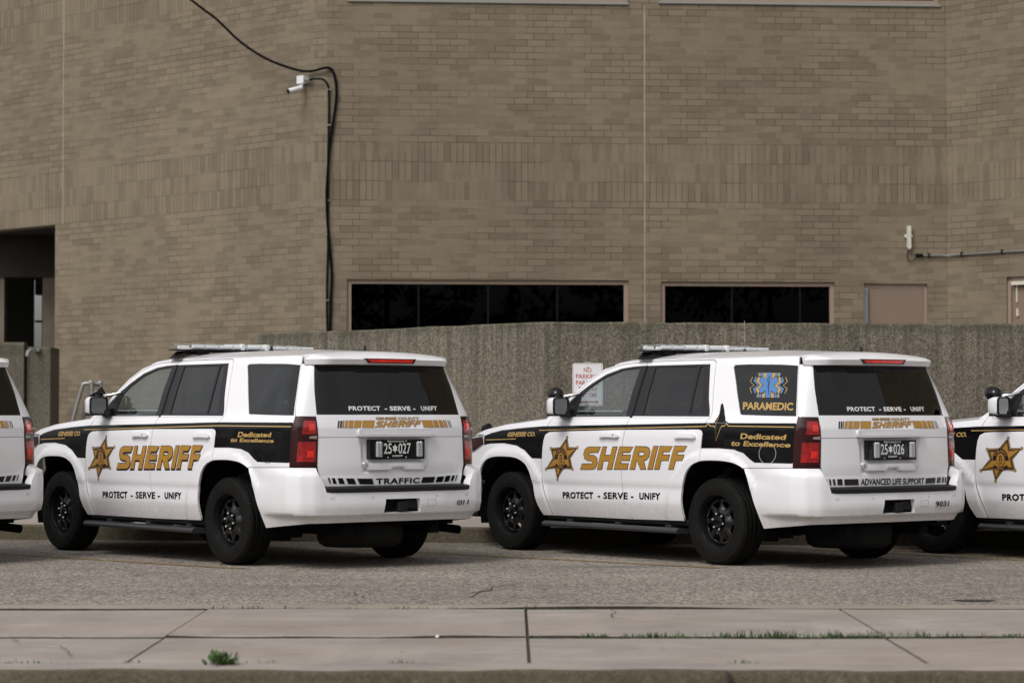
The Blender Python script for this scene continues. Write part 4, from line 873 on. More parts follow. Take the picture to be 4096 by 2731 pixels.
def star_emblem():
    st=DEC['STAR']; L=[]
    def add(pl,lv,mi): L.append((drape([pl],.0014+.0009*lv),mi))
    tips=[st[i] for i in (0,2,4,6,8,10)]
    add(grow(st,.007),0,0)
    for p in tips: add(circ(p,.0165),0,0)
    add(grow(st,.001),1,2)
    for p in tips: add(circ(p,.0115),1.5,2)
    add(grow(st,-.006),2,0); add(grow(st,-.021),3,1); add(grow(st,-.026),3.5,0); add(grow(st,-.029),4,1)
    c=(2.083,.884)
    def arc(a0,a1,r0,r1,cc=c,sq=1.12): 
        A=np.linspace(R(a0),R(a1),16); return [(cc[0]+r1*math.cos(a),cc[1]+sq*r1*math.sin(a)) for a in A]+[(cc[0]+r0*math.cos(a),cc[1]+sq*r0*math.sin(a)) for a in A[::-1]]
    add(arc(-5,185,.052,.092),5,0); add(circ(c,.054,24,.066),6,0); add(circ(c,.049,24,.060),6.6,1); add(circ(c,.043,24,.054),7,0); add(circ(c,.041,24,.052),7.4,1)
    add(circ((c[0],c[1]+.024),.016),8,0);add(circ((c[0],c[1]+.018),.008),8.5,1);add([(c[0]-.022,c[1]+.008),(c[0]+.022,c[1]+.008),(c[0]+.013,c[1]-.024),(c[0]-.013,c[1]-.024)],8,0);add([(c[0]-.010,c[1]),(c[0]+.010,c[1]),(c[0]+.006,c[1]-.018),(c[0]-.006,c[1]-.018)],8.6,1);add([(c[0]-.026,c[1]-.030),(c[0]+.026,c[1]-.030),(c[0]+.020,c[1]-.038),(c[0]-.020,c[1]-.038)],8,0)
    for i,ch in enumerate('SHERIFF'):
        a=R(148-i*19.3); rr=.062; ux,uz=math.cos(a),math.sin(a)*1.12; h=.022;w=.0075
        b=(c[0]-rr*math.cos(math.pi-a)*-1 if 0 else c[0]+rr*math.cos(a),c[1]+rr*uz) if 0 else (c[0]+rr*math.cos(a),c[1]+rr*math.sin(a)*1.12)
        n=np.array([math.cos(a),math.sin(a)*1.0]); t=np.array([n[1],-n[0]])   # on screen left is +s
        b=np.array(b); left=-t*-1
        tl=b+n*h+np.array([-t[0],-t[1]])*w; tr=b+n*h+t*w; br=b+t*w; bl=b-t*w
        L.append((ltext(ch,[tl,tr,br,bl],.0014+.0009*6,.03),1))
    cb=(2.083,.812); add([(cb[0]+.075,cb[1]+.030),(cb[0]+.045,cb[1]+.010),(cb[0],cb[1]+.002),(cb[0]-.045,cb[1]+.010),(cb[0]-.075,cb[1]+.030),(cb[0]-.083,cb[1]+.004),(cb[0]-.05,cb[1]-.016),(cb[0],cb[1]-.024),(cb[0]+.05,cb[1]-.016),(cb[0]+.083,cb[1]+.004)],8,0)
    L.append((ltext('PATROL',[(cb[0]+.040,cb[1]+.003),(cb[0]-.040,cb[1]+.003),(cb[0]-.040,cb[1]-.015),(cb[0]+.040,cb[1]-.015)],.0100,.03),1))
    # arc letters run the right way round: s grows to the left of the picture
    J=join(*[a[:3] for a,_ in L]); return J[:3]+([L[i][1] for i in J[3]],)
def gate_gold():
    L=[(drape(DEC['gbk'],.0012),0),(drape([grow(b,.0016) for b in DEC['ggd']],.0012),0),(drape(DEC['ggd'],.0022),1)]
    ks=[q for q in SH if q!='Rh']; q=np.array(DEC['gsh'])
    def mp(lp):   # side lettering squeezed to the gate
        o=[]
        for a,b in lp:
            u=(1.78-a)/(1.78-.27); v=(b-.783)/(1.018-.783); sl=0
            v=(b-(.784+(1.784-a)*0))/.0+0 if 0 else v; o.append((u,v))
        return o
    allp=np.array([p for k in ks for p in SH[k]]); lo=allp.min(0);hi=allp.max(0)
    def m2(lp): 
        r=[]
        for a,b in lp:
            u=(hi[0]-a)/(hi[0]-lo[0]); v=(b-lo[1])/(hi[1]-lo[1]); p=(q[3]*(1-u)+q[2]*u)*(1-v)+(q[0]*(1-u)+q[1]*u)*v; r.append(tuple(p))
        return r
    L.append((drape([[grow(m2(SH[k]),.0018)]+([grow(m2(SH['Rh']),-.0018)] if k=='R' else []) for k in ks],.0018),0))
    L.append((drape([[m2(SH[k])]+([m2(SH['Rh'])] if k=='R' else []) for k in ks],.0030),1))
    L.append((ltext('GENESEE COUNTY',DEC['gct'],.0034,.03),2)); L.append((ltext('GENESEE COUNTY',[tuple(x) for x in np.array(DEC['gct'])+[[.004,.002],[-.004,.002],[-.004,-.002],[.004,-.002]]],.0014,.05),0))
    J=join(*[a[:3] for a,_ in L]); return J[:3]+([L[i][1] for i in J[3]],)
def emblem():
    L=[(drape([grow(b,.002) for k in('blue','tan') for b in DEC['em'][k]],-.0042),0),(drape(DEC['em']['tan'],-.0034),1),(drape(DEC['em']['blue'],-.0026),2),(drape(DEC['em']['dark'],-.0016),0),(ltext('PARAMEDIC',DEC['par'],-.0034,.035),1)]
    J=join(*[a[:3] for a,_ in L]); return J[:3]+([L[i][1] for i in J[3]],)
def pulse():
    p=DEC['pulse'][:11]; w=.004; L=[]; pts=[(.118,1.190)]+p+[(-.955,1.188)]
    A=offset_pl(pts,w);B_=offset_pl(pts,-w)
    for i in range(len(pts)-1): L.append(panel([[A[i],A[i+1],B_[i+1],B_[i]]],P,.0022,(.06,.04),None,CUTS))
    return join(*L,idx=False)
def clampq(t,m,n=8): return t
def plate(no):
    def f():
        y=lambda s:s; T=[]
        F=flat(-1.1702)
        def tx(t,y0,y1,z0,z1,b=.02,sp=1.0): T.append((text_on(t,[(y0-1.94,z1),(y1-1.94,z1),(y1-1.94,z0),(y0-1.94,z0)],F,.0012,0,b,sp),1))
        tx('25',.148,.066,.955,1.045,.012); tx(no,-.004,-.134,.955,1.045,.012)
        tx('MICHIGAN',.092,-.062,1.053,1.067,.02,1.2); tx('SHERIFF',.058,-.048,.930,.945,.03,1.1)
        c=(.031-1.94,1.0); s6=[(c[0]+(.031 if i%2==0 else .0165)*math.sin(i*math.pi/6),c[1]+(.040 if i%2==0 else .021)*math.cos(i*math.pi/6)) for i in range(12)]
        T.append((panel([s6],F,.0012,None,None),1)); 
        for yy,zz in((.105,1.062),(-.085,1.062),(.105,.925),(-.085,.925)): T.append((panel([circ((yy-1.94,zz),.0055)],F,.0025,None,.002),1))
        o=[(.165-1.94,1.072),(-.150-1.94,1.072),(-.150-1.94,.914),(.165-1.94,.914)]
        fr=panel([o,grow(o,-.003)],F,.0008,None,.002); T.append((fr,2)); T.append((panel([grow(o,-.003)],F,.0002,None,None),0))
        J=join(*[a[:3] for a,_ in T]); return mesh_vfn('plate',J[:3],[T[i][1] for i in J[3]])
    return f
# ------------------------------------------------------------------ one patrol car
def quadrect(y0,y1,z0,z1): return [(y0-1.94,z1),(y1-1.94,z1),(y1-1.94,z0),(y0-1.94,z0)]
def car(var,x,y,a,z,label,steer=0):
    c=empty('police_suv',(x,y,z),math.pi-a,label=label,category='police car',group='white sheriff patrol SUVs parked in a row')
    V=lambda n,f: (lambda: mesh_vfn(n,f()))
    qv='B' if var=='B' else 'A'
    for left in (True,False):
        s='L' if left else 'R'
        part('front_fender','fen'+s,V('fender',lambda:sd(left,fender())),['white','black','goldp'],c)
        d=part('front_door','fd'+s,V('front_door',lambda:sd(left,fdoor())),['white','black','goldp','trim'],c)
        part('window_trim','ft'+s,V('trim',lambda:sd(left,panel([grow(fhole,-.001),fglass],P,-.006,(.06,.05),.01))),['trim'],d)
        part('door_window','fg'+s,V('glass',lambda:sd(left,panel([grow(fglass,.004)],P,-.014,(.08,.06),None))),['gclear'],d)
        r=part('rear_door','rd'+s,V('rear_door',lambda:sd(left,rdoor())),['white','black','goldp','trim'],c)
        part('window_trim','rt'+s,V('trim',lambda:sd(left,panel([grow(rhole,-.001),rglass,vglass],P,-.006,(.06,.05),.01))),['trim'],r)
        part('door_window','rg'+s,V('glass',lambda:sd(left,join(panel([grow(rglass,.004)],P,-.012,(.08,.06),None),panel([grow(vglass,.004)],P,-.012,(.08,.06),None),idx=False))),['gtint'],r)
        for dd,hx in((d,1.385),(r,.345)):
            def hb(hx=hx):
                o=catmull([(hx+.138,1.098),(hx+.125,1.118),(hx+.06,1.124),(hx-.10,1.124),(hx-.132,1.112),(hx-.138,1.092),(hx-.11,1.080),(hx-.04,1.083),(hx+.05,1.083),(hx+.11,1.080)],3,True); k=circ((hx-.085,1.103),.0075)
                top=join(raised(o,P,.030,.009,(.03,.02),.006),panel([circ((hx+.02,1.075),.085,20,.030)],P,.0006,(.03,.02),None),idx=False)
                J=join(top,panel([k],P,.0375,None,None)) if hx>1 else join(top)
                return mesh_vfn('handle',sd(left,J[:3]),[1 if q==1 else 0 for q in J[3]])
            part('door_handle','h%s%.1f'%(s,hx),hb,['white','blackp'],dd)
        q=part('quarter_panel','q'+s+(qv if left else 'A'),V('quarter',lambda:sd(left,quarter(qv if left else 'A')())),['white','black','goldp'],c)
        part('quarter_window','qw'+s,V('qw',lambda:sd(left,panel([grow(qwin,.002)],P,-.006,(.08,.06),.004))),['gtint'],q)
        part('fuel_door','fu'+s,V('fuel',lambda:sd(left,panel([circ((-.680,.965),.098,28,.088),circ((-.680,.965),.0945,28,.0845)],P,.0012,None,.002))),['trim' if var!='B' else 'galv'],q) if left and var!='B' else (part('fuel_door','fuB',V('fuel',lambda:panel([circ((-.680,.965),.098,28,.088),circ((-.680,.965),.0940,28,.0840)],P,.0014,None,.002)),['steel'],q) if left else None)
        t=part('tail_lamp','tl'+s,V('lamp',lambda:sd(left,lamp())),['smoke'],c)
        part('red_lens','tr'+s,V('lens',lambda:(lambda J:(J[:3]+([1 if k>1 else 0 for k in J[3]],)))(sd(left,lampred()[:3])+(lampred()[3],))),['red','redb'],t)
        part('reversing_lens','tw'+s,V('lens',lambda:sd(left,lampwhite())),['revl'],t)
        part('side_lens','ts'+s,V('lens',lambda:sd(left,lamprail())),['smoke'],t)
        hl=[(3.335,1.088),(3.45,1.083),(3.75,1.045),(4.25,1.01),(4.28,.90),(3.9,.89),(3.62,.905),(3.5,.935),(3.315,1.002)]
        h=part('headlight','hl'+s,V('hl',lambda:sd(left,panel([hl],P,.003,(.05,.03),.03))),['clear'],c)
        part('headlight_bezel','hb'+s,V('hl',lambda:sd(left,panel([[(3.34,1.08),(3.6,1.058),(3.6,.925),(3.5,.945),(3.325,1.005)]],P,.006,(.05,.03),.002))),['smoke'],h)
        m=empty('side_mirror',(0,0,0),0,c)
        def msd(f):
            def g():
                me=f()
                if not left:
                    for v in me.vertices: v.co.y=-v.co.y
                    me.flip_normals()
                return me
            return g
        part('mirror_shell','ms'+s,msd(mirror_shell),['white'],m); part('mirror_arm','ma'+s,msd(mirror_black),['blackp'],m); part('mirror_glass','mg'+s,msd(mirror_glass),['mirror'],m)
        part('running_board','rb'+s,msd(stepb),['board'],c)
        if var!='B': part('step_tread','rtd'+s,msd(steptread),['galv' if False else 'trim'],c)
        part('rocker_panel','rk'+s,msd(rocker),['blackp'],c)
        for wx in(0,2.946):
            w=empty('wheel',(wx,.842 if left else -.842,.372),(0 if left else math.pi)+(steer if wx else 0),c)
            for nm,f,mt in(('tyre',tyre,['rubber']),('rim',rim,['rim']),('hub_cap',hubcap,['blackg'])): part(nm,nm,f,mt,w)
            for k in range(6): ga=2*math.pi*(k+.25)/6; part('lug_nut','lug',lug,['steel'],w,).location=(.0675*math.cos(ga),0,.0675*math.sin(ga))
            w.rotation_euler=(0,0,w.rotation_euler[2])
    for sp in(((-.35,.15) if var!='A' else (1.1,.9)),): 
        so_=empty('spotlight',(0,0,0),0,c)
        part('lamp_head','sp%s'%var,spot((sp[0],-sp[1])),['blackg','clear'],so_); part('bracket','spa',spotarm,['chrome'],so_)
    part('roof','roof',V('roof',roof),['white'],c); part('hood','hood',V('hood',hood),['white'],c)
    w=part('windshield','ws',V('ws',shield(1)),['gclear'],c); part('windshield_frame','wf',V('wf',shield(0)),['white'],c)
    part('cowl','cowl',lambda:boxes('cowl',[(2.38,2.50,-.84,.84,1.20,1.238,.01)]),['blackp'],c)
    part('grille','gr',V('gr',lambda:(lambda g:join(g,mirror(g),idx=False))(panel([[(4.30,1.01),(4.949,1.03),(4.949,.62),(4.35,.64)]],P,-.01,(.08,.05),.02))),['blackp'],c)
    part('front_bumper','fb',V('fb',lambda:(lambda g:join(g,mirror(g),idx=False))(panel([[(3.47,.60),(3.44,.70),(3.39,.785),(3.62,.788),(3.62,.90),(3.9,.885),(4.28,.895),(4.30,.64),(4.35,.60),(4.949,.58),(4.949,.36),(4.2,.36),(3.7,.37),(3.50,.42)]],P,.004,(.06,.04),.03))),['white'],c)
    part('push_bar','pb',pushbar,['blackp'],c)
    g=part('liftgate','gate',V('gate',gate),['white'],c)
    part('rear_window','gg',V('gg',lambda:panel([[(a+.002,b) for a,b in gglass]+[(a-.002,b) for a,b in MR(gglass)]],P,-.004,(.08,.05),.004)),['grear'],g)
    part('gate_garnish','gn',V('gn',lambda:join(raised(catmull([(-1.555,1.160),(-1.94,1.168),(-2.325,1.160),(-2.335,1.125),(-2.30,1.098),(-1.94,1.092),(-1.58,1.098),(-1.545,1.125)],2,True)[0:0]+[(-1.575,1.166),(-2.305,1.166),(-2.33,1.150),(-2.318,1.098),(-1.562,1.098),(-1.55,1.150)],P,.046,.016,(.06,.02)),idx=False)),['white'],g)
    part('gate_handle','gh',V('gh',lambda:raised([(-1.597,.884),(-2.283,.884),(-2.272,.845),(-2.240,.815),(-2.03,.813),(-2.005,.842),(-1.905,.842),(-1.878,.813),(-1.66,.813),(-1.615,.845)],GF,.044,.014,(.06,.02))),['white'],g)
    part('wiper_shadow_strip','wsd',V('ws2',lambda:panel([[(-1.150,1.706),(-1.150,1.690),(-2.73,1.690),(-2.73,1.706)]],P,.002,(.1,.03),.004)),['trim'],g)
    sp=part('spoiler','spl',lambda:fix(spoiler()),['white'],c)
    def brake():
        mb=MB(); o=[(.275,1.762),(-.275,1.762),(-.245,1.722),(.225,1.722)]; mb.prism(o,-1.064,-1.030,0,'x'); o=[(.245,1.754),(-.245,1.754),(-.222,1.730),(.205,1.730)]; mb.prism(o,-1.067,-1.050,1,'x'); return fix(mb.me('brake'))
    part('brake_light','brk',brake,['smoke','redb'],sp)
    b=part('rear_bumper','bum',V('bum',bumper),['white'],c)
    part('step_pad','pad',pad,['blackp'],b)
    part('hitch_receiver','hitch',lambda:boxes('hitch',[(-1.20,-1.05,-.22,.22,.43,.60,.01),(-1.245,-1.15,-.045,.045,.475,.55,.006,1),(-1.205,-1.195,-.19,-.06,.49,.56,.0,1)]),['under','blackp'],b)
    part('parking_sensors','sen',V('sen',lambda:join(*[panel([circ(q,.0105,14),circ(q,.009,14)],BUMP,.003,None,.002) for q in DEC['sens']]+[panel([DEC['sensq'],grow(DEC['sensq'],-.0018)],BUMP,.003,None,.002)],idx=False)),['trim'],b)
    p=part('plate_bracket','pbk',lambda:boxes('bracket',[(-1.168,-1.11,-.289,.288,.909,1.078,.004)]),['blackg'],c)
    part('license_plate','plate'+('027' if var=='A' else '026' if var=='B' else '028'),plate({'A':'027','B':'026'}.get(var,'027')),['blackg','whitev','trim'],p)
    def strobes():
        mb=MB()
        for yc in(.205,-.222):
            for dy in(-.014,.014): mb.box(-1.192,-1.165,yc+dy-.013,yc+dy+.013,.925,1.060,bev=.010)
            for i in range(8): mb.box(-1.195,-1.17,yc-.030,yc+.030,.933+i*.016,.938+i*.016,bev=.002)
        return mb.me('strobe',35)
    part('strobe_light','strobe',strobes,['clear'],p)
    # light bar
    lb=empty('light_bar',(0,0,0),0,c)
    for k,nm,mt in(('base','bar_base',['blackp']),('led','led_module',['led','camwhite']),('lens','bar_lens',['lens'])): part(nm,'bar'+k,barlens(k),mt,lb)
    for yy in(-.13,.13): part('bar_rib','barrib',barrib,['camwhite'],lb).location=(0,yy,0)
    part('mounting_foot','barfoot',barfoot,['blackp'],lb)
    AN={'A':[('stub',.62,.10),('stub',-.62,-.05),('puck',-.2,-.3)],'B':[('whip',.62,.05),('stub',-.70,-.1),('puck',-.2,-.3)]}.get(var,[])
    for i,(k,ax,ay) in enumerate(AN): part('antenna','ant%s%d'%(var,i),antenna(k,ax,ay),['blackp','galv'],c)
    # below and inside
    part('underbody','under',under,['under'],c); part('spare_wheel','spare',spare,['rubber'],c)
    part('exhaust_pipe','exh',lambda:(lambda m:(m.tube([(-.3,-.66,.33),(-.85,-.72,.30),(-1.02,-.77,.285)],.038,12,cap=False),m.me('e',40))[1])(MB()),['under'],c)
    part('interior_lining','liner',V('lin',liner),['dash'],c)
    part('seat','seats',lambda:seats([(1.35,(.40,-.40),.25),(.35,(.0,),.62)]),['seat'],c); part('dashboard','dash',dashm,['dash'],c); part('steering_wheel','sw',wheelm,['dash'],c); part('partition','part',partition,['dash'],c)
    # markings
    T=lambda key,f,m,par: part('lettering',key,lambda:mesh_vfn('lettering',f()),m,par)
    drop=var!='B'
    part('name_lettering','sh%d'%drop,V('sheriff',lambda:sheriff(drop=drop)),['darkv','gold'],c)
    part('star_badge','star',V('star',star_emblem),['darkv','gold','goldp'],c)
    J3=lambda a:a[:3]
    q=DEC['pro']; T('pro',lambda:join(text_on('PROTECT',[q[0],(1.636,.586),(1.64,.524),q[3]],P,.0025,0,.045,1.1),text_on('- SERVE -',[(1.575,.588),(1.065,.596),(1.065,.534),(1.575,.526)],P,.0025,0,.035,1.1),text_on('UNIFY',[(.985,.597),q[1],q[2],(.985,.535)],P,.0025,0,.045,1.12),idx=False),['black'],c)
    g4=DEC['gco']; T('gco',lambda:text_on('GENESEE CO.',[(2.93,1.124),(2.49,1.131),(2.49,1.088),(2.94,1.081)],P,.003,.25,.04),['goldp'],c)
    dd=DEC['ded'] if var=='B' else DEC['dedA']; vb='B' if var=='B' else 'A'
    T('ded'+vb,lambda:text_on('Dedicated',dd[:4],P,.004,.2,.03),['goldp'],c); T('exc'+vb,lambda:text_on('to Excellence',dd[4:],P,.004,.2,.03),['goldp'],c)
    w4=DEC['prw']; T('prw',lambda:join(text_on('PROTECT',[w4[0],(-1.82,1.359),(-1.82,1.321),w4[3]],P,-.0025,0,.035,1.1),text_on('- SERVE -',[(-1.865,1.359),(-2.20,1.359),(-2.20,1.321),(-1.865,1.321)],P,-.0025,0,.04,1.08),text_on('UNIFY',[(-2.265,1.360),w4[1],(-2.445,1.322),(-2.265,1.321)],P,-.0025,0,.03,1.12),idx=False),['whitev'],c)
    part('gate_markings','gg2',V('gg2',gate_gold),['darkv','gold','goldp'],c)
    if var=='B':
        part('paramedic_emblem','em',V('em',emblem),['darkv','goldp','blue'],c); part('pulse_line','pulse',V('pulse',pulse),['goldp'],c)
        T('als',lambda:text_on('ADVANCED LIFE SUPPORT',DEC['als'],P,.0085,0,.03),['darkv'],c); part('stripe_bars','barsB',V('bars',lambda:drape(DEC['barsB'],.0085)),['darkv'],c); T('n9',lambda:text_on('9031',DEC['n9031'],BUMP,.011,.15,.03,1.1),['darkv'],c)
    else:
        T('traf',lambda:text_on('TRAFFIC',DEC['traffic'],P,.0085,.1,.035,1.12),['black'],c); part('stripe_bars','barsA',V('bars',lambda:drape(DEC['barsA'],.0085)),['black'],c)
        if var=='A': T('n0',lambda:text_on('0311',DEC['n0311'],BUMP,.011,.15,.03,1.1),['darkv'],c)
    return c
CARS=[('B',2.52047,21.42397,.92297,0,'white sheriff SUV with blue paramedic emblem on its side window and tall whip antenna'),
 ('A',-1.70715,21.44618,.88720,.006,'white sheriff SUV with TRAFFIC lettered across its tailgate and rear plate 25 027'),
 ('C',6.51233,20.89734,.89584,0,'white sheriff SUV cut off by the right edge, its front and star badge showing'),
 ('D',-5.61557,21.49363,.733725,0,'white sheriff SUV cut off by the left edge, only its rear corner in view')]
for v,x,y,a,z,lab in CARS: car(v,x,y,a,z,lab)
# ------------------------------------------------------------------ ground
def ST(name,mb,mats,**k): o=mb.obj(name,mats,angle=30,**k); o['kind']='structure'; return o
mb=MB(); mb.add([(-300,-300,-.19),(300,-300,-.19),(300,300,-.19),(-300,300,-.19)],[(0,1,2,3)]); ST('ground',mb,'grass')
mb=MB(); mb.add([(-60,-8,-.15),(60,-8,-.15),(60,12.5,-.15),(-60,12.5,-.15)],[(0,1,2,3)]); ST('street',mb,'road')
kerb=lambda x:24.405-.1355*x if x>-9 else 25.62
mb=MB(); xs=np.linspace(-30,30,61); V=[];F=[]
for x in xs: V+=[(x,16.30,0),(x,kerb(x)+.05,0)]
for i in range(60): F.append((2*i,2*i+2,2*i+3,2*i+1))
mb.add(V,F); ST('parking_lot_asphalt',mb,'asphalt')
mb=MB(); mb.add([(-60,12.42,-.007),(60,12.42,-.007),(60,16.32,-.007),(-60,16.32,-.007)],[(0,1,2,3)]); ST('joint_soil_bed',mb,'soil')
# gutter strip between asphalt and slabs, slightly uneven edge
mb=MB(); xs=np.linspace(-14,14,225); V=[];F=[]
for x in xs:
    e=16.36+.02*math.sin(x*1.7)+.012*math.sin(x*7.3)+.006*math.sin(x*23); V+=[(x,16.045+.01*math.sin(x*3.1)+.006*math.sin(x*17),-.04),(x,16.045+.01*math.sin(x*3.1)+.006*math.sin(x*17),.010+.010*max(0,math.sin(x*.9+1)+.6*math.sin(x*2.3))),(x,e,.012),(x,e,-.02)]
for i in range(len(xs)-1):
    for k in range(3): a=4*i+k;F.append((a,a+4,a+5,a+1))
mb.add(V,F); mb.m=[1 if k%3==0 else 0 for k in range(len(F))]; ST('gutter_strip',mb,['gutter','soil'])
# two rows of slabs with open joints
def slab(mb,x0,x1,y0,y1,dz,seed):
    r=random.Random(seed); n=max(2,int((x1-x0)/.06)); g=.010; ph=lambda x,y:.014*math.sin(x*1.9+y*5)+.007*math.sin(x*6.1+y)
    top=[(x0+g+ (x1-x0-2*g)*i/n, y1-g+ph(x0+(x1-x0)*i/n,y1)+r.uniform(-.005,.005)) for i in range(n+1)]; bot=[(x0+g+(x1-x0-2*g)*i/n,y0+g+ph(x0+(x1-x0)*i/n,y0)+r.uniform(-.005,.005)) for i in range(n+1)]
    V=[];F=[];e=.010
    for (xa,ya),(xb,yb) in zip(bot,top):
        dd=dz*(.75+.45*math.sin(xa*2.1+seed)*math.sin(xa*5.3)); V+=[(xa,ya,-.045),(xa,ya,dd-.004),(xa,ya+e,dz),(xb,yb-e,dz),(xb,yb,dz-.006),(xb,yb,-.045)]
    for i in range(n):
        for k in range(5): a=6*i+k;F.append((a,a+6,a+7,a+1))
    F.append((0,1,2,3,4,5));F.append(tuple(range(6*n,6*n+6))[::-1]); b_=len(mb.f); mb.add(V,F)
    for q in range(5*n): mb.m[b_+q]=1 if q%5<1 else 0
mb=MB(); X=[-14.6,-12.5,-10.4,-8.3,-6.2,-4.1,-2.01,.09,2.16,4.25,6.35,8.45,10.55,12.65,14.7]
for i in range(len(X)-1):
    slab(mb,X[i],X[i+1],14.085,15.995,random.Random(i).uniform(.010,.014) if X[i]>-2.1 else random.Random(i).uniform(.003,.006),i); slab(mb,X[i],X[i+1],12.56,14.025,random.Random(i+50).uniform(0,.004),i+50)
ST('sidewalk',mb,['walk','soil'])
# street kerb with a worn rounded arris
mb=MB(); xs=np.linspace(-14,14,400); V=[];F=[]; r=random.Random(5)
J=[1.08,-3.9,6.1]
wv=[.012*math.sin(x*2.3)+.008*math.sin(x*9.1+1)+r.uniform(-.004,.004) for x in xs]
for x,w in zip(xs,wv):
    y=12.20+w*1.6; z=.006+.15*w; V+=[(x,12.565,-.04),(x,12.565,z),(x,y+.045,z),(x,y+.014,z-.008),(x,y,z-.030),(x,y-.012,-.155)]
for i in range(len(xs)-1):
    if any(abs(xs[i]-j)<.036 for j in J) and 0: continue
    for k in range(5): a=6*i+k;F.append((a,a+1,a+7,a+6))
mb.add(V,[f[::-1] for f in F],0,True); mb.m=[(0 if k%5>=2 else 1) for k in range(len(F))]; ST('street_kerb',mb,['kerb','walk'])
mb=MB(); mb.box(1.075,1.09,12.1,12.5,-.15,.004); ST('kerb_joint',mb,'soil')
# rear kerb and sidewalk in front of the wall
mb=MB(); xs=np.linspace(-24,30,109); V=[];F=[]
for x in xs:
    y=kerb(x); V+=[(x,y,-.02),(x,y+.012,.135),(x,y+.030,.150),(x,y+.16,.152)]
for i in range(len(xs)-1):
    for k in range(3): a=4*i+k;F.append((a,a+1,a+5,a+4)[::-1])
mb.add(V,[f for f in F],0,True); ST('lot_kerb',mb,'kerb')
mb=MB(); V=[];F=[]
for x in xs: V+=[(x,kerb(x)+.168,.146),(x,60,.146)]
for i in range(len(xs)-1): F.append((2*i,2*i+2,2*i+3,2*i+1))
mb.add(V,F); ST('rear_sidewalk',mb,'walk')
# stall lines, parallel to the cars
mb=MB()
for (x0,y0),(x1,y1) in (((-2.28,20.36),(-5.6,23.25)),((1.75,20.43),(-1.55,23.35)),((4.60,21.40),(2.2,24.0)),((5.95,20.1),(3.6,23.1)),((-6.1,20.6),(-9.0,23.0))):
    d=np.array([x1-x0,y1-y0]);l=np.linalg.norm(d);d/=l;n=np.array([-d[1],d[0]])*.05; k=int(l/.05); L_=[];R_=[];rr=random.Random(int(x0*10))
    for i in range(k+1):
        p=np.array([x0,y0])+d*l*i/k; L_.append(p+n*(1+rr.uniform(-.15,.15)));R_.append(p-n*(1+rr.uniform(-.15,.15)))
    V=[(*p,.004) for q in zip(L_,R_) for p in q]; mb.add(V,[(2*i,2*i+1,2*i+3,2*i+2) for i in range(k)])
ST('stall_lines',mb,'yellow')
# cracks in asphalt
mb=MB(); rr=random.Random(3)
def crack(pts,w):
    pts=catmull(pts,6); L_=[];R_=[]
    for i,p in enumerate(pts):
        q=pts[min(i+1,len(pts)-1)];o=pts[max(i-1,0)];d=np.array(q)-np.array(o);d/=np.linalg.norm(d)+1e-9;n=np.array([-d[1],d[0]]);ww=w*rr.uniform(.3,1.4)*math.sin(math.pi*(i+.5)/(len(pts)+.5))**.5;c_=np.array(p)+n*rr.uniform(-.012,.012)
        L_.append(c_+n*ww);R_.append(c_-n*ww)
    V=[(*p,.0045) for q in zip(L_,R_) for p in q]; mb.add(V,[(2*i,2*i+1,2*i+3,2*i+2) for i in range(len(pts)-1)])
crack([(-.27,17.45),(-.22,17.75),(-.16,17.85),(-.12,18.2),(.02,18.5),(.10,18.75)],.007); crack([(-.31,17.55),(-.22,17.72),(-.12,17.78)],.014); crack([(-1.04,17.0),(-1.06,17.25),(-1.12,17.35),(-1.15,17.6)],.006); crack([(-.23,17.75),(-.27,17.30),(-.30,17.1)],.007)
ST('asphalt_cracks',mb,'crack')
mb=MB()
crack([(-2.02,14.6),(-1.7,14.66),(-1.35,14.60),(-1.0,14.68),(-.72,14.63)],.004); crack([(2.18,13.6),(2.5,13.5),(2.75,13.58),(3.1,13.45),(3.5,13.5)],.005); crack([(-2.9,14.0),(-2.75,13.6),(-2.5,13.4),(-2.35,12.9)],.005); crack([(.6,16.0),(.68,15.7),(.62,15.4),(.75,15.1)],.004)
for v in range(len(mb.v)): mb.v[v]=(mb.v[v][0],mb.v[v][1],.0185)
ST('sidewalk_cracks',mb,'crack')
mb=MB(); V=[(3.21+.15*math.cos(a)*(1+.08*math.sin(3*a)),16.84+.09*math.sin(a),.0045) for a in np.linspace(0,2*math.pi,29)[:-1]]; mb.add(V,[tuple(range(28))]); ST('asphalt_patch',mb,'crack')
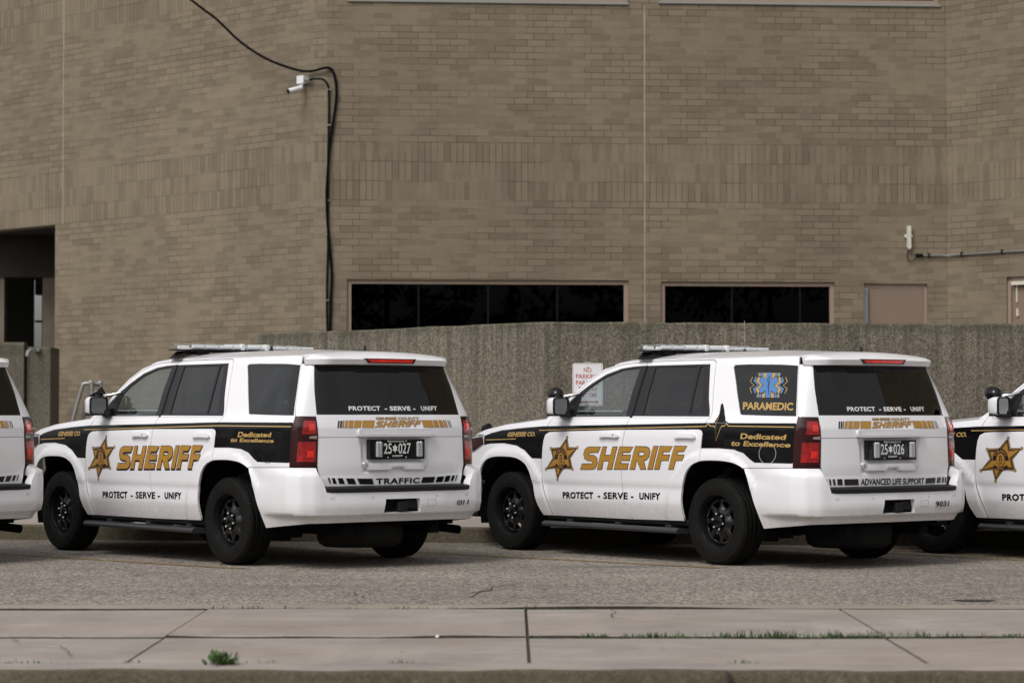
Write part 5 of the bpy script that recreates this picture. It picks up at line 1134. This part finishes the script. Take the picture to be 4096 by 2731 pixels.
# ------------------------------------------------------------------ building
p0=np.array([-3.04,38.3]);p1=np.array([7.05,39.05]);LF=10.118
dF=(p1-p0)/np.linalg.norm(p1-p0);dL=np.array([-1,.966]);dL/=np.linalg.norm(dL);dR=np.array([1,-1.13]);dR/=np.linalg.norm(dR)
class Wall:
    def __init__(s,o,d,uoff=0): s.o=np.array(o);s.d=np.array(d);s.n=np.array([d[1],-d[0]]);s.uo=uoff; s.n=s.n if s.n[1]<0 else -s.n
    def at(s,u,z,out=0): p=s.o+s.d*u+s.n*out; return (p[0],p[1],z)
    def face(s,us,z0,z1,holes,depth=.10,mat_='brick',name='wall',parent=None):
        U=sorted(set([us[0],us[1]]+[h[0] for h in holes]+[h[1] for h in holes])); Z=sorted(set([z0,z1]+[h[2] for h in holes]+[h[3] for h in holes]))
        U=[u for u in U if us[0]-1e-6<=u<=us[1]+1e-6];Z=[z for z in Z if z0-1e-6<=z<=z1+1e-6]; V=[];F=[];UV=[]
        def quad(pts,uv):
            b=len(V);V.extend(pts);F.append((b,b+1,b+2,b+3));UV.extend(uv)
        for i in range(len(U)-1):
            for j in range(len(Z)-1):
                um,zm=(U[i]+U[i+1])/2,(Z[j]+Z[j+1])/2
                if any(h[0]<um<h[1] and h[2]<zm<h[3] for h in holes): continue
                q=[(U[i],Z[j]),(U[i+1],Z[j]),(U[i+1],Z[j+1]),(U[i],Z[j+1])]; quad([s.at(a,b) for a,b in q],[(a+s.uo,b) for a,b in q])
        for a,b,c_,d_ in holes:
            for e in ([(a,c_),(a,d_)],[(b,d_),(b,c_)],[(a,d_),(b,d_)],[(b,c_),(a,c_)]):
                (ua,za),(ub,zb)=e; quad([s.at(ua,za),s.at(ub,zb),s.at(ub,zb,-depth),s.at(ua,za,-depth)],[(ua+s.uo,za),(ub+s.uo,zb),(ub+s.uo+(depth if ua==ub else 0),zb+(depth if za==zb else 0)),(ua+s.uo+(depth if ua==ub else 0),za+(depth if za==zb else 0))])
        me=D.meshes.new(name); me.from_pydata(V,[],F); uv=me.uv_layers.new(name='UVMap')
        for p in me.polygons:
            for li in p.loop_indices: uv.data[li].uv=UV[me.loops[li].vertex_index]
        me.update(); return link(name,me,mat_,parent)
    def box(s,mb,u0,u1,z0,z1,o0,o1,mi=0):
        V=[s.at(u,z,o) for u in(u0,u1) for o in(o0,o1) for z in(z0,z1)]; mb.add(V,[(0,1,3,2),(4,6,7,5),(0,4,5,1),(2,3,7,6),(0,2,6,4),(1,5,7,3)],mi)
bld=empty('brick_building',(0,38,0),0,label='large tan brick building with soldier bands filling the background behind the cars',category='building')
def inb(o): o.parent=bld; o.location=(0,-38,0) if o.type=='MESH' else o.location; return o
WF=Wall(p0,dF);WL=Wall(p0,dL,60.3);WR=Wall(p1,dR,10.118)
TOP=21
fac=[(.42,4.92,1.95,3.440),(5.44,8.26,1.95,3.425),(8.74,9.78,1.28,3.405),(.44,4.9,7.90,9.7),(5.43,9.99,7.93,9.7)]
inb(WF.face((.10,LF),.1,TOP,fac,.10,name='wall'))
inb(WL.face((.16,22),.1,TOP,[(7.16,19,.10,4.69)],.35,name='wall'))
inb(WR.face((0,25),.1,TOP,[(1.16,2.20,1.28,3.462),(6,10.2,7.86,9.7)],.12,name='wall'))
a_=WL.at(.16,0);b_=WF.at(.10,0); WC=Wall(a_[:2],(np.array(b_[:2])-np.array(a_[:2]))/np.linalg.norm(np.array(b_[:2])-np.array(a_[:2])),2.0); inb(WC.face((0,float(np.linalg.norm(np.array(b_[:2])-np.array(a_[:2])))),.1,TOP,[],name='wall'))
e_=WR.at(25,0); WE=Wall(e_[:2],np.array([1.0,.35])/np.linalg.norm([1,.35]),26.); inb(WE.face((0,10),.1,TOP,[],name='wall'))
mb=MB(); mb.add([WL.at(22,TOP),WL.at(0,TOP),WF.at(0,TOP),WF.at(LF,TOP),WR.at(25,TOP),WE.at(10,TOP),(33,60,TOP),(-19,60,TOP)],[tuple(range(8))]); inb(mb.obj('roof','wallc'))
# rooms behind the glass
mb=MB()
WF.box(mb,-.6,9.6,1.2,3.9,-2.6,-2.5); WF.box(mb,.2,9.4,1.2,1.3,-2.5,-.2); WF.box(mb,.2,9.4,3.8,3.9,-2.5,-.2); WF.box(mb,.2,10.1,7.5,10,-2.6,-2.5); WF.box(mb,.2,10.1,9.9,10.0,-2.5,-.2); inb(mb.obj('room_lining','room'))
def window(W,u0,u1,z0,z1,mull,fr=.070,sill=False):
    mb=MB(); w=fr
    W.box(mb,u0,u1,z1-w,z1-.004,-.095,-.045); W.box(mb,u0,u0+w,z0,z1-w,-.095,-.045); W.box(mb,u1-w,u1,z0,z1-w,-.095,-.045); W.box(mb,u0+w,u1-w,z0,z0+w,-.095,-.045)
    f=inb(mb.obj('window','frame')) ; f.name='window'
    mb=MB(); mb.add([W.at(u0+w,z0+w,-.082),W.at(u1-w,z0+w,-.082),W.at(u1-w,z1-w,-.082),W.at(u0+w,z1-w,-.082)],[(0,1,2,3)]); mb.obj('pane','gdark',f)
    for m in mull: mb=MB(); W.box(mb,m-.014,m+.014,z0+w,z1-w,-.088,-.072); mb.obj('mullion','fin',f)
    if sill: mb=MB(); W.box(mb,u0-.02,u1+.02,z0-.035,z0+.002,-.09,.03); mb.obj('sill','sill',f)
    return f
window(WF,.42,4.92,1.95,3.440,[1.56,2.67,3.78]); window(WF,5.44,8.26,1.95,3.425,[6.60,7.71]); window(WF,.44,4.9,7.90,9.7,[1.56,2.67,3.78],sill=True); window(WF,5.43,9.99,7.93,9.7,[6.6,7.7,8.8],sill=True); window(WR,6,10.2,7.86,9.7,[7.4,8.8],sill=True)
def door(W,u0,u1,z1,side,closer=False):
    mb=MB(); W.box(mb,u0,u0+.065,1.28,z1-.07,-.098,-.03,0); W.box(mb,u1-.055,u1,1.28,z1-.07,-.098,-.03,0); W.box(mb,u0,u1,z1-.07,z1-.004,-.098,-.05,0)
    f=inb(mb.obj('door',['frame'])); mb=MB(); W.box(mb,u0+.07,u1-.06,1.30,z1-.075,-.098,-.055); mb.obj('door_leaf','door',f)
    if side: mb=MB(); W.box(mb,u0+.006,u0+.024,1.3,z1-.075,-.06,.0); W.box(mb,u0+.030,u0+.062,1.3,z1-.075,-.06,.004); mb.obj('conduit_strip','galv',f)
    if closer: mb=MB(); W.box(mb,u0+.10,u0+.42,z1-.13,z1-.075,-.055,.02); W.box(mb,u0+.16,u0+.18,z1-.40,z1-.13,-.055,-.03); W.box(mb,u0+.17,u0+.20,z1-.62,z1-.5,-.055,-.02); mb.obj('door_closer','cream',f)
door(WF,8.74,9.78,3.405,True); door(WR,1.16,2.20,3.462,False,True)
mb=MB(); WF.box(mb,5.172,5.190,3.45,7.86,-.01,.003); WF.box(mb,5.172,5.190,1.3,3.45,-.01,.003); inb(mb.obj('expansion_joint','seal'))
mb=MB(); WL.box(mb,6.925,6.945,4.69,TOP,-.01,.003); inb(mb.obj('expansion_joint','seal'))
# garage opening on the left
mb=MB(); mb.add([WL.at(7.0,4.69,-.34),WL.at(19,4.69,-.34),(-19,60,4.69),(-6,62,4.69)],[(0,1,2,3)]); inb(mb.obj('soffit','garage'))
mb=MB(); mb.box(-11.8,-7.6,45.8,46.2,3.9,4.68); mb.box(-18.0,-11.85,45.8,46.2,3.6,4.68); inb(mb.obj('beam','garage'))
mb=MB()
for x0,x1 in((-8.91,-8.50),(-9.78,-9.64)): mb.box(x0,x1,45.85,46.15,.1,3.9)
inb(mb.obj('pillar','pillar'))
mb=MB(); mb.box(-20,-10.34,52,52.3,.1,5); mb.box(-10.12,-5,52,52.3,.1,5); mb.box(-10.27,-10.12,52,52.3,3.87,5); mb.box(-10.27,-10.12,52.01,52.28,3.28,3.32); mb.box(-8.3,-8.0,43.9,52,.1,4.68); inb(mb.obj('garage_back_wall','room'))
# terrace behind the retaining wall
mb=MB(); T_=[(-3.55,32.3),(.47,28.1),(14.5,29.6),(18,28),(18,42),(-3.0,39.3),(-3.75,38.5)]
mb.add([(x,y,1.30) for x,y in T_],[tuple(range(len(T_)))]); ST('terrace',mb,'wallc')
def prismwall(name,pl,h,th,m,label,cat,batter=0,cap=.02,z0=0.0):
    pl=resample(pl,.30,False); B_=offset_pl(pl,th) if th>0 else offset_pl(pl,th); V=[];F=[];n=len(pl);rr=random.Random(2)
    for i,(a,b) in enumerate(zip(pl,B_)):
        a=np.array(a);b=np.array(b);t=(b-a)/abs(th); dz=rr.uniform(-.006,.006)
        V+=[(*a,z0),(*a,h-cap+dz),(*(a+t*cap*.8),h+dz),(*(b-t*cap*.8),h+dz),(*b,h-cap+dz),(*b,z0)]
    for i in range(n-1):
        for k in range(5): q=6*i+k;F.append((q,q+6,q+7,q+1))
    F.append((0,1,2,3,4,5));F.append(tuple(range(6*n-6,6*n))[::-1]); mb=MB();mb.add(V,F); me=fix(mb.me(name,30)); return link(name,me,m,None,label=label,category=cat)
prismwall('retaining_wall',[(-3.75,38.2),(-3.41,32.07),(.37,27.87),(6.04,28.49),(14.0,29.35)],2.358,.26,'agg','dark streaked exposed aggregate concrete wall standing behind the parked cars','wall')
prismwall('concrete_wall',[(-15,39.9),(-8.06,39.9)],2.49,.30,'wallc','tall weathered concrete wall at the left edge before the garage opening','wall',cap=.05)
prismwall('concrete_pier',[(-8.03,40.0),(-7.64,40.0)],2.41,.8,'wallc','short concrete pier carrying a small white fixture, beside the brick corner','wall',cap=.03)
# ------------------------------------------------------------------ fixtures
mb=MB(); mb.tube([(-7.86,39.98,2.36),(-7.86,39.86,2.38),(-7.92,39.80,2.36)],.016,8); mb.tube([(-7.92,39.80,2.36),(-7.96,39.76,2.32),(-7.975,39.76,2.25)],[.030,.040,.036],12); mb.box(-7.90,-7.80,39.9,39.99,2.33,2.395,bev=.01)
o=mb.obj('wall_lamp','galv',label='small pale lamp fixture on top of the concrete pier at the left',category='lamp')
mb=MB()
for dy in(0,.9): mb.tube(catmull([(-7.36,40+dy,.16),(-7.30,40+dy,1.0),(-7.12,40+dy,1.72),(-7.07,40+dy,1.80),(-7.0,40+dy,1.80),(-6.95,40+dy,1.70),(-6.95,40+dy,.16)],5),.035,10)
mb.tube([(-7.03,40,1.80),(-7.03,40.9,1.80)],.03,8)
mb.obj('handrail','galv',label='bent galvanised pipe handrail standing against the brick wall behind the TRAFFIC car hood',category='handrail')
# no parking sign on its post
sg=empty('no_parking_sign',(.78,24.93,.15),0,label='white NO PARKING sign with red lettering on the wall side behind the paramedic car windshield',category='sign')
mb=MB(); mb.box(-.022,.022,.004,.040,0,1.69); mb.box(-.035,.035,.036,.042,0,1.69); mb.obj('post','galv',sg)
def rrect(x0,x1,z0,z1,r,n=5):
    o=[]
    for cx,cz,a0 in((x1-r,z1-r,0),(x0+r,z1-r,90),(x0+r,z0+r,180),(x1-r,z0+r,270)): o+=[(cx+r*math.cos(R(a0+90*k/n)),cz+r*math.sin(R(a0+90*k/n))) for k in range(n+1)]
    return o
mb=MB(); mb.prism(rrect(-.156,.156,1.232,1.672,.022),-.002,.002,0,'y'); mb.obj('sign_face','sign',sg)
SF=lambda u,v:np.stack([np.atleast_1d(np.asarray(u,float)),np.full(np.atleast_1d(u).shape,-.0035),np.atleast_1d(np.asarray(v,float))],1)
def st_(t,x0,x1,z0,z1,b=.01): return text_on(t,[(x0,z1),(x1,z1),(x1,z0),(x0,z0)],SF,0,0,b,1.0,1)
L=[st_('NO',-.040,.040,1.577,1.625),st_('PARKING',-.120,.120,1.512,1.560),st_('PARALLEL',-.120,.122,1.448,1.494),st_('TO CURB',-.098,.098,1.385,1.430),st_('ANY TIME',-.098,.098,1.322,1.366)]
a=panel([rrect(-.146,.146,1.242,1.662,.018),rrect(-.1435,.1435,1.2445,1.6595,.016)],SF,0,None,None,sg=1)
b=panel([[(-.095,1.272),(-.07,1.292),(-.07,1.279),(.088,1.279),(.088,1.292),(.113,1.272),(.088,1.252),(.088,1.265),(-.07,1.265),(-.07,1.252)]],SF,0,None,None,sg=1)
J=join(*[q[:3] for q in L],a[:3],b[:3]); link('sign_lettering',mesh_vfn('sl',J[:3]),'signred',sg)
mb=MB()
for z in(1.632,1.245): mb.lathe([(0,-.009),(.006,-.008),(.008,-.003)],(0,0,z),'y',12)
mb.obj('bolt','galv',sg)
# cable, conduit, cameras
wp=lambda W,u,z,o=.03:W.at(u,z,o)
pts=[wp(WL,2.95,8.36,.6),wp(WL,2.76,8.22,.55),wp(WL,2.36,7.954,.5),wp(WL,2.10,7.78,.45),wp(WL,1.91,7.613,.4),wp(WL,1.57,7.325,.32),wp(WL,1.03,7.019,.25),wp(WL,.49,6.81,.12),wp(WL,.17,6.755,.06),wp(WF,.05,6.79,.05),wp(WF,.14,6.79,.03),wp(WF,.20,6.72,.03),wp(WF,.24,6.55,.03),wp(WF,.245,6.30,.03),wp(WF,.20,5.95,.03),wp(WF,.14,5.5,.035),wp(WF,.11,5.10,.045),wp(WF,.095,4.75,.045),wp(WF,.115,4.3,.035),wp(WF,.155,3.85,.03),wp(WF,.18,3.50,.03),wp(WF,.165,3.1,.03),wp(WF,.15,2.3,.03)]
far=[wp(WL,9,12.5,3.0),wp(WL,6,10.6,1.8),wp(WL,4,9.1,.95)]
mb=MB(); mb.tube(catmull(far+pts,6),.021,8); mb.obj('hanging_cable','cable',label='thick black cable sagging across the brick and running down past the building corner',category='cable')
cd=empty('wall_conduit',WF.at(.12,2.2),0,label='thin dark grey conduit pipe clipped down the brick corner beside the black cable',category='conduit')
def rel(mb,e): L_=np.array(e.location); mb.v=[tuple(np.array(v)-L_) for v in mb.v]; return mb
mb=MB(); mb.tube(catmull([wp(WL,.16,6.62,.10),wp(WF,.0,6.615,.05),wp(WF,.08,6.57,.03),wp(WF,.125,6.45,.022),wp(WF,.13,6.0,.02),wp(WF,.118,5.25,.02),wp(WF,.118,4.2,.02),wp(WF,.12,3.9,.02),wp(WF,.105,3.4,.02),wp(WF,.105,2.9,.02),wp(WF,.125,2.3,.02)],6),.017,8); rel(mb,cd).obj('pipe','fin',cd)
mb=MB()
for u,z in((.13,6.45),(.13,5.887),(.118,5.248),(.118,4.687),(.12,4.147),(.175,3.572),(.11,3.102)): WF.box(mb,u-.028,u+.028,z-.012,z+.012,0,.036)
rel(mb,cd).obj('clip','galv',cd)
cm=empty('security_camera',WL.at(.42,6.6),0,label='white bullet security camera under a junction box high on the brick corner',category='camera')
mb=MB(); WL.box(mb,.30,.46,6.575,6.70,0,.11); rel(mb,cm).obj('junction_box','camwhite',cm)
mb=MB(); c0=np.array(wp(WL,.36,6.53,.10)); mb.tube([wp(WL,.33,6.56,.10),c0,c0+np.array([-.03,-.05,-.02])],.022,10)
d_=np.array([-.86,-.45,-.30]);d_/=np.linalg.norm(d_); c1_=c0+np.array([.02,-.05,-.03]); mb.tube([c1_,c1_+d_*.05,c1_+d_*.24],[.035,.042,.042],14); rel(mb,cm).obj('camera_body','camwhite',cm)
mb=MB(); mb.tube([c1_+d_*.236,c1_+d_*.262],[.040,.036],14); rel(mb,cm).obj('camera_lens','blackg',cm)
mb=MB(); mb.tube([wp(WL,.30,6.63,.07),wp(WL,.14,6.62,.08)],.03,10); rel(mb,cm).obj('cable_gland','galv',cm)
an=empty('wireless_antenna',WF.at(9.47,4.05),0,label='slim cream wireless antenna box with a black lead on the brick wall above the door',category='antenna')
mb=MB(); V=[];
for z,w in((4.335,.030),(4.25,.038),(4.21,.034),(4.06,.034),(4.03,.038),(3.98,.034),(3.955,.012)):
    V+=[WF.at(9.47-w,z,.03),WF.at(9.47+w,z,.03),WF.at(9.47+w*.8,z,.085),WF.at(9.47-w*.8,z,.085)]
F=[]
for j in range(6):
    for i in range(4): a=j*4+i;b=j*4+(i+1)%4;F.append((a,b,b+4,a+4))
F+=[(0,1,2,3),(24,25,26,27)]; mb.add(V,F); WF.box(mb,9.405,9.535,4.15,4.20,0,.03); me=fix(rel(mb,an).me('body',40)); link('antenna_body',me,'cream',an)
mb=MB(); mb.tube(catmull([wp(WF,9.47,3.96,.04),wp(WF,9.445,3.88,.03),wp(WF,9.45,3.80,.03),wp(WF,9.50,3.765,.03),wp(WF,9.56,3.79,.03),wp(WF,9.60,3.84,.03)],6),.006,6); rel(mb,an).obj('lead','cable',an)
pp=empty('horizontal_conduit',WF.at(9.62,3.86),0,label='pale metal conduit running level around the inner brick corner at right',category='conduit')
mb=MB(); mb.tube([wp(WF,9.68,3.862,.03),wp(WF,10.0,3.860,.03),(lambda c:(c[0]-.03,c[1]-.035,3.858))(WF.at(LF,3.858)),wp(WR,.18,3.862,.03),wp(WR,6.0,3.862,.03)],.0145,10); rel(mb,pp).obj('pipe','galv',pp)
mb=MB(); mb.tube([wp(WF,9.585,3.862,.03),wp(WF,9.70,3.862,.03)],.028,10)
for W,u in((WF,9.80),(WR,.30),(WR,1.1)): W.box(mb,u-.012,u+.012,3.83,3.90,0,.05)
rel(mb,pp).obj('coupling','fin',pp)
# ------------------------------------------------------------------ weeds and litter
def blades(mb,x,y,n,h,sp,r,z=0):
    for _ in range(n):
        bx,by=x+r.gauss(0,sp),y+r.gauss(0,sp*.25); hh=h*r.uniform(.4,1.2); a=r.uniform(0,6.28); w=r.uniform(.002,.0045); lx,ly=math.cos(a)*hh*r.uniform(.1,.7),math.sin(a)*hh*r.uniform(.1,.5)
        c,s_=math.cos(a+1.57)*w,math.sin(a+1.57)*w; mb.add([(bx-c,by-s_,z),(bx+c,by+s_,z),(bx+c*.7+lx*.45,by+s_*.7+ly*.45,z+hh*.62),(bx-c*.7+lx*.45,by-s_*.7+ly*.45,z+hh*.62),(bx+lx,by+ly,z+hh)],[(0,1,2,3),(3,2,4)])
r=random.Random(11); mb=MB()
def line(y,x0,x1,dens,h):
    x=x0
    while x<x1: blades(mb,x,y+r.uniform(-.02,.02),r.randint(6,24),h*1.0*r.uniform(.35,1.4),.045,r); x+=r.expovariate(dens*.95)
line(14.055,.45,.72,18,.028);line(14.055,.78,1.55,34,.036);line(14.055,1.55,2.0,36,.040);line(14.055,2.0,2.48,34,.038);line(14.055,2.48,3.6,22,.032);line(14.055,.1,.4,5,.02); line(14.055,-3.5,.1,.8,.012)
line(16.038,-2.0,-1.4,14,.030);line(16.038,-1.4,.1,10,.024);line(16.038,.1,.5,9,.024);line(16.038,.5,1.3,3,.02);line(16.038,-3.3,-2.0,2,.015)
line(12.60,-2.6,-.6,3.5,.022); line(12.60,-.6,1.4,1.2,.018)
mb.obj('joint_grass','leaf',kind='stuff',label='short green grass sprouting in the sidewalk joints',category='grass')['kind']='stuff'
mb=MB(); r=random.Random(4)
for k in range(90):
    a=r.uniform(0,6.28); l=r.uniform(.025,.060); e=r.uniform(.3,1.2); base=np.array([-1.505+r.gauss(0,.030),12.50+r.gauss(0,.03),.0]); d=np.array([math.cos(a)*math.cos(e),math.sin(a)*math.cos(e),math.sin(e)]); n=np.cross(d,(0,0,1)); n/=np.linalg.norm(n); st=base+d*l*r.uniform(.2,.9); w=l*.30
    mb.add([st,st+d*l*.5+n*w,st+d*l,st+d*l*.5-n*w],[(0,1,2,3)])
mb.obj('weed_plant','leaf',label='leafy green weed growing at the edge of the street kerb',category='plant')
mb=MB(); V=[(-.430+.017*math.cos(i*1.05)*r.uniform(.6,1.2),14.04+.014*math.sin(i*1.05),.003+.012*(i%2)*r.uniform(.4,1)) for i in range(6)]+[(-.430,14.04,.022)]; mb.add(V,[(i,(i+1)%6,6) for i in range(6)]); mb.obj('litter_scrap','cream',label='tiny crumpled white scrap lying on the sidewalk joint',category='litter')
# ------------------------------------------------------------------ trees across the street (seen only as dark reflections)
def crown(seed,h,w):
    r=np.random.default_rng(seed); cl=[]
    for _ in range(42):
        a=r.uniform(0,6.28);q=r.uniform(0,1)**.5;z=r.uniform(.28,1.0); rad=w*(1-((z-.6)/.48)**2*.75)*q; cl.append((rad*math.cos(a),rad*math.sin(a),z*h,r.uniform(.5,1.0)))
    V=[];F=[]
    for x,y,z,s_ in cl:
        n=95; d=r.normal(size=(n,3)); d/=np.linalg.norm(d,axis=1)[:,None]; p=np.array([x,y,z])+d*s_*r.uniform(.5,1.15,(n,1))*[1.2,1.2,.8]
        for c in p: t=r.normal(size=3);t/=np.linalg.norm(t);u=np.cross(t,r.normal(size=3));u/=np.linalg.norm(u);L_=r.uniform(.12,.22);b=len(V);V+=[c-t*L_,c+u*L_*.5,c+t*L_,c-u*L_*.5];F.append((b,b+1,b+2,b+3))
    me=D.meshes.new('crown'); me.from_pydata([tuple(v) for v in V],[],F); me.update(); me.materials.append(M['leafd']); return me
cr=[crown(1,9.5,3.2),crown(2,11,3.6)]
mb=MB(); mb.tube([(0,0,-.1),(.05,0,2.2),(0,.1,5),(.1,0,8)],[.24,.18,.11,.04],10); tm=mb.me('trunk',40)
names=['leftmost','second','third','fourth','fifth','sixth','seventh','rightmost']
for i,(x,y,s_) in enumerate([(-17,-13,1.0),(-12,-15,1.1),(-7,-13,.95),(-2,-16,1.1),(3,-14,1.0),(8,-15,1.15),(13,-13,1.0),(18,-14,1.05)]):
    t=empty('street_tree',(x,y,-.15),i*1.3,label='green leafy street tree, %s of the row across the street'%names[i],category='tree',group='trees across the street'); t.scale=(s_,)*3
    link('trunk',tm,'bark',t); link('crown',cr[i%2],None,t)
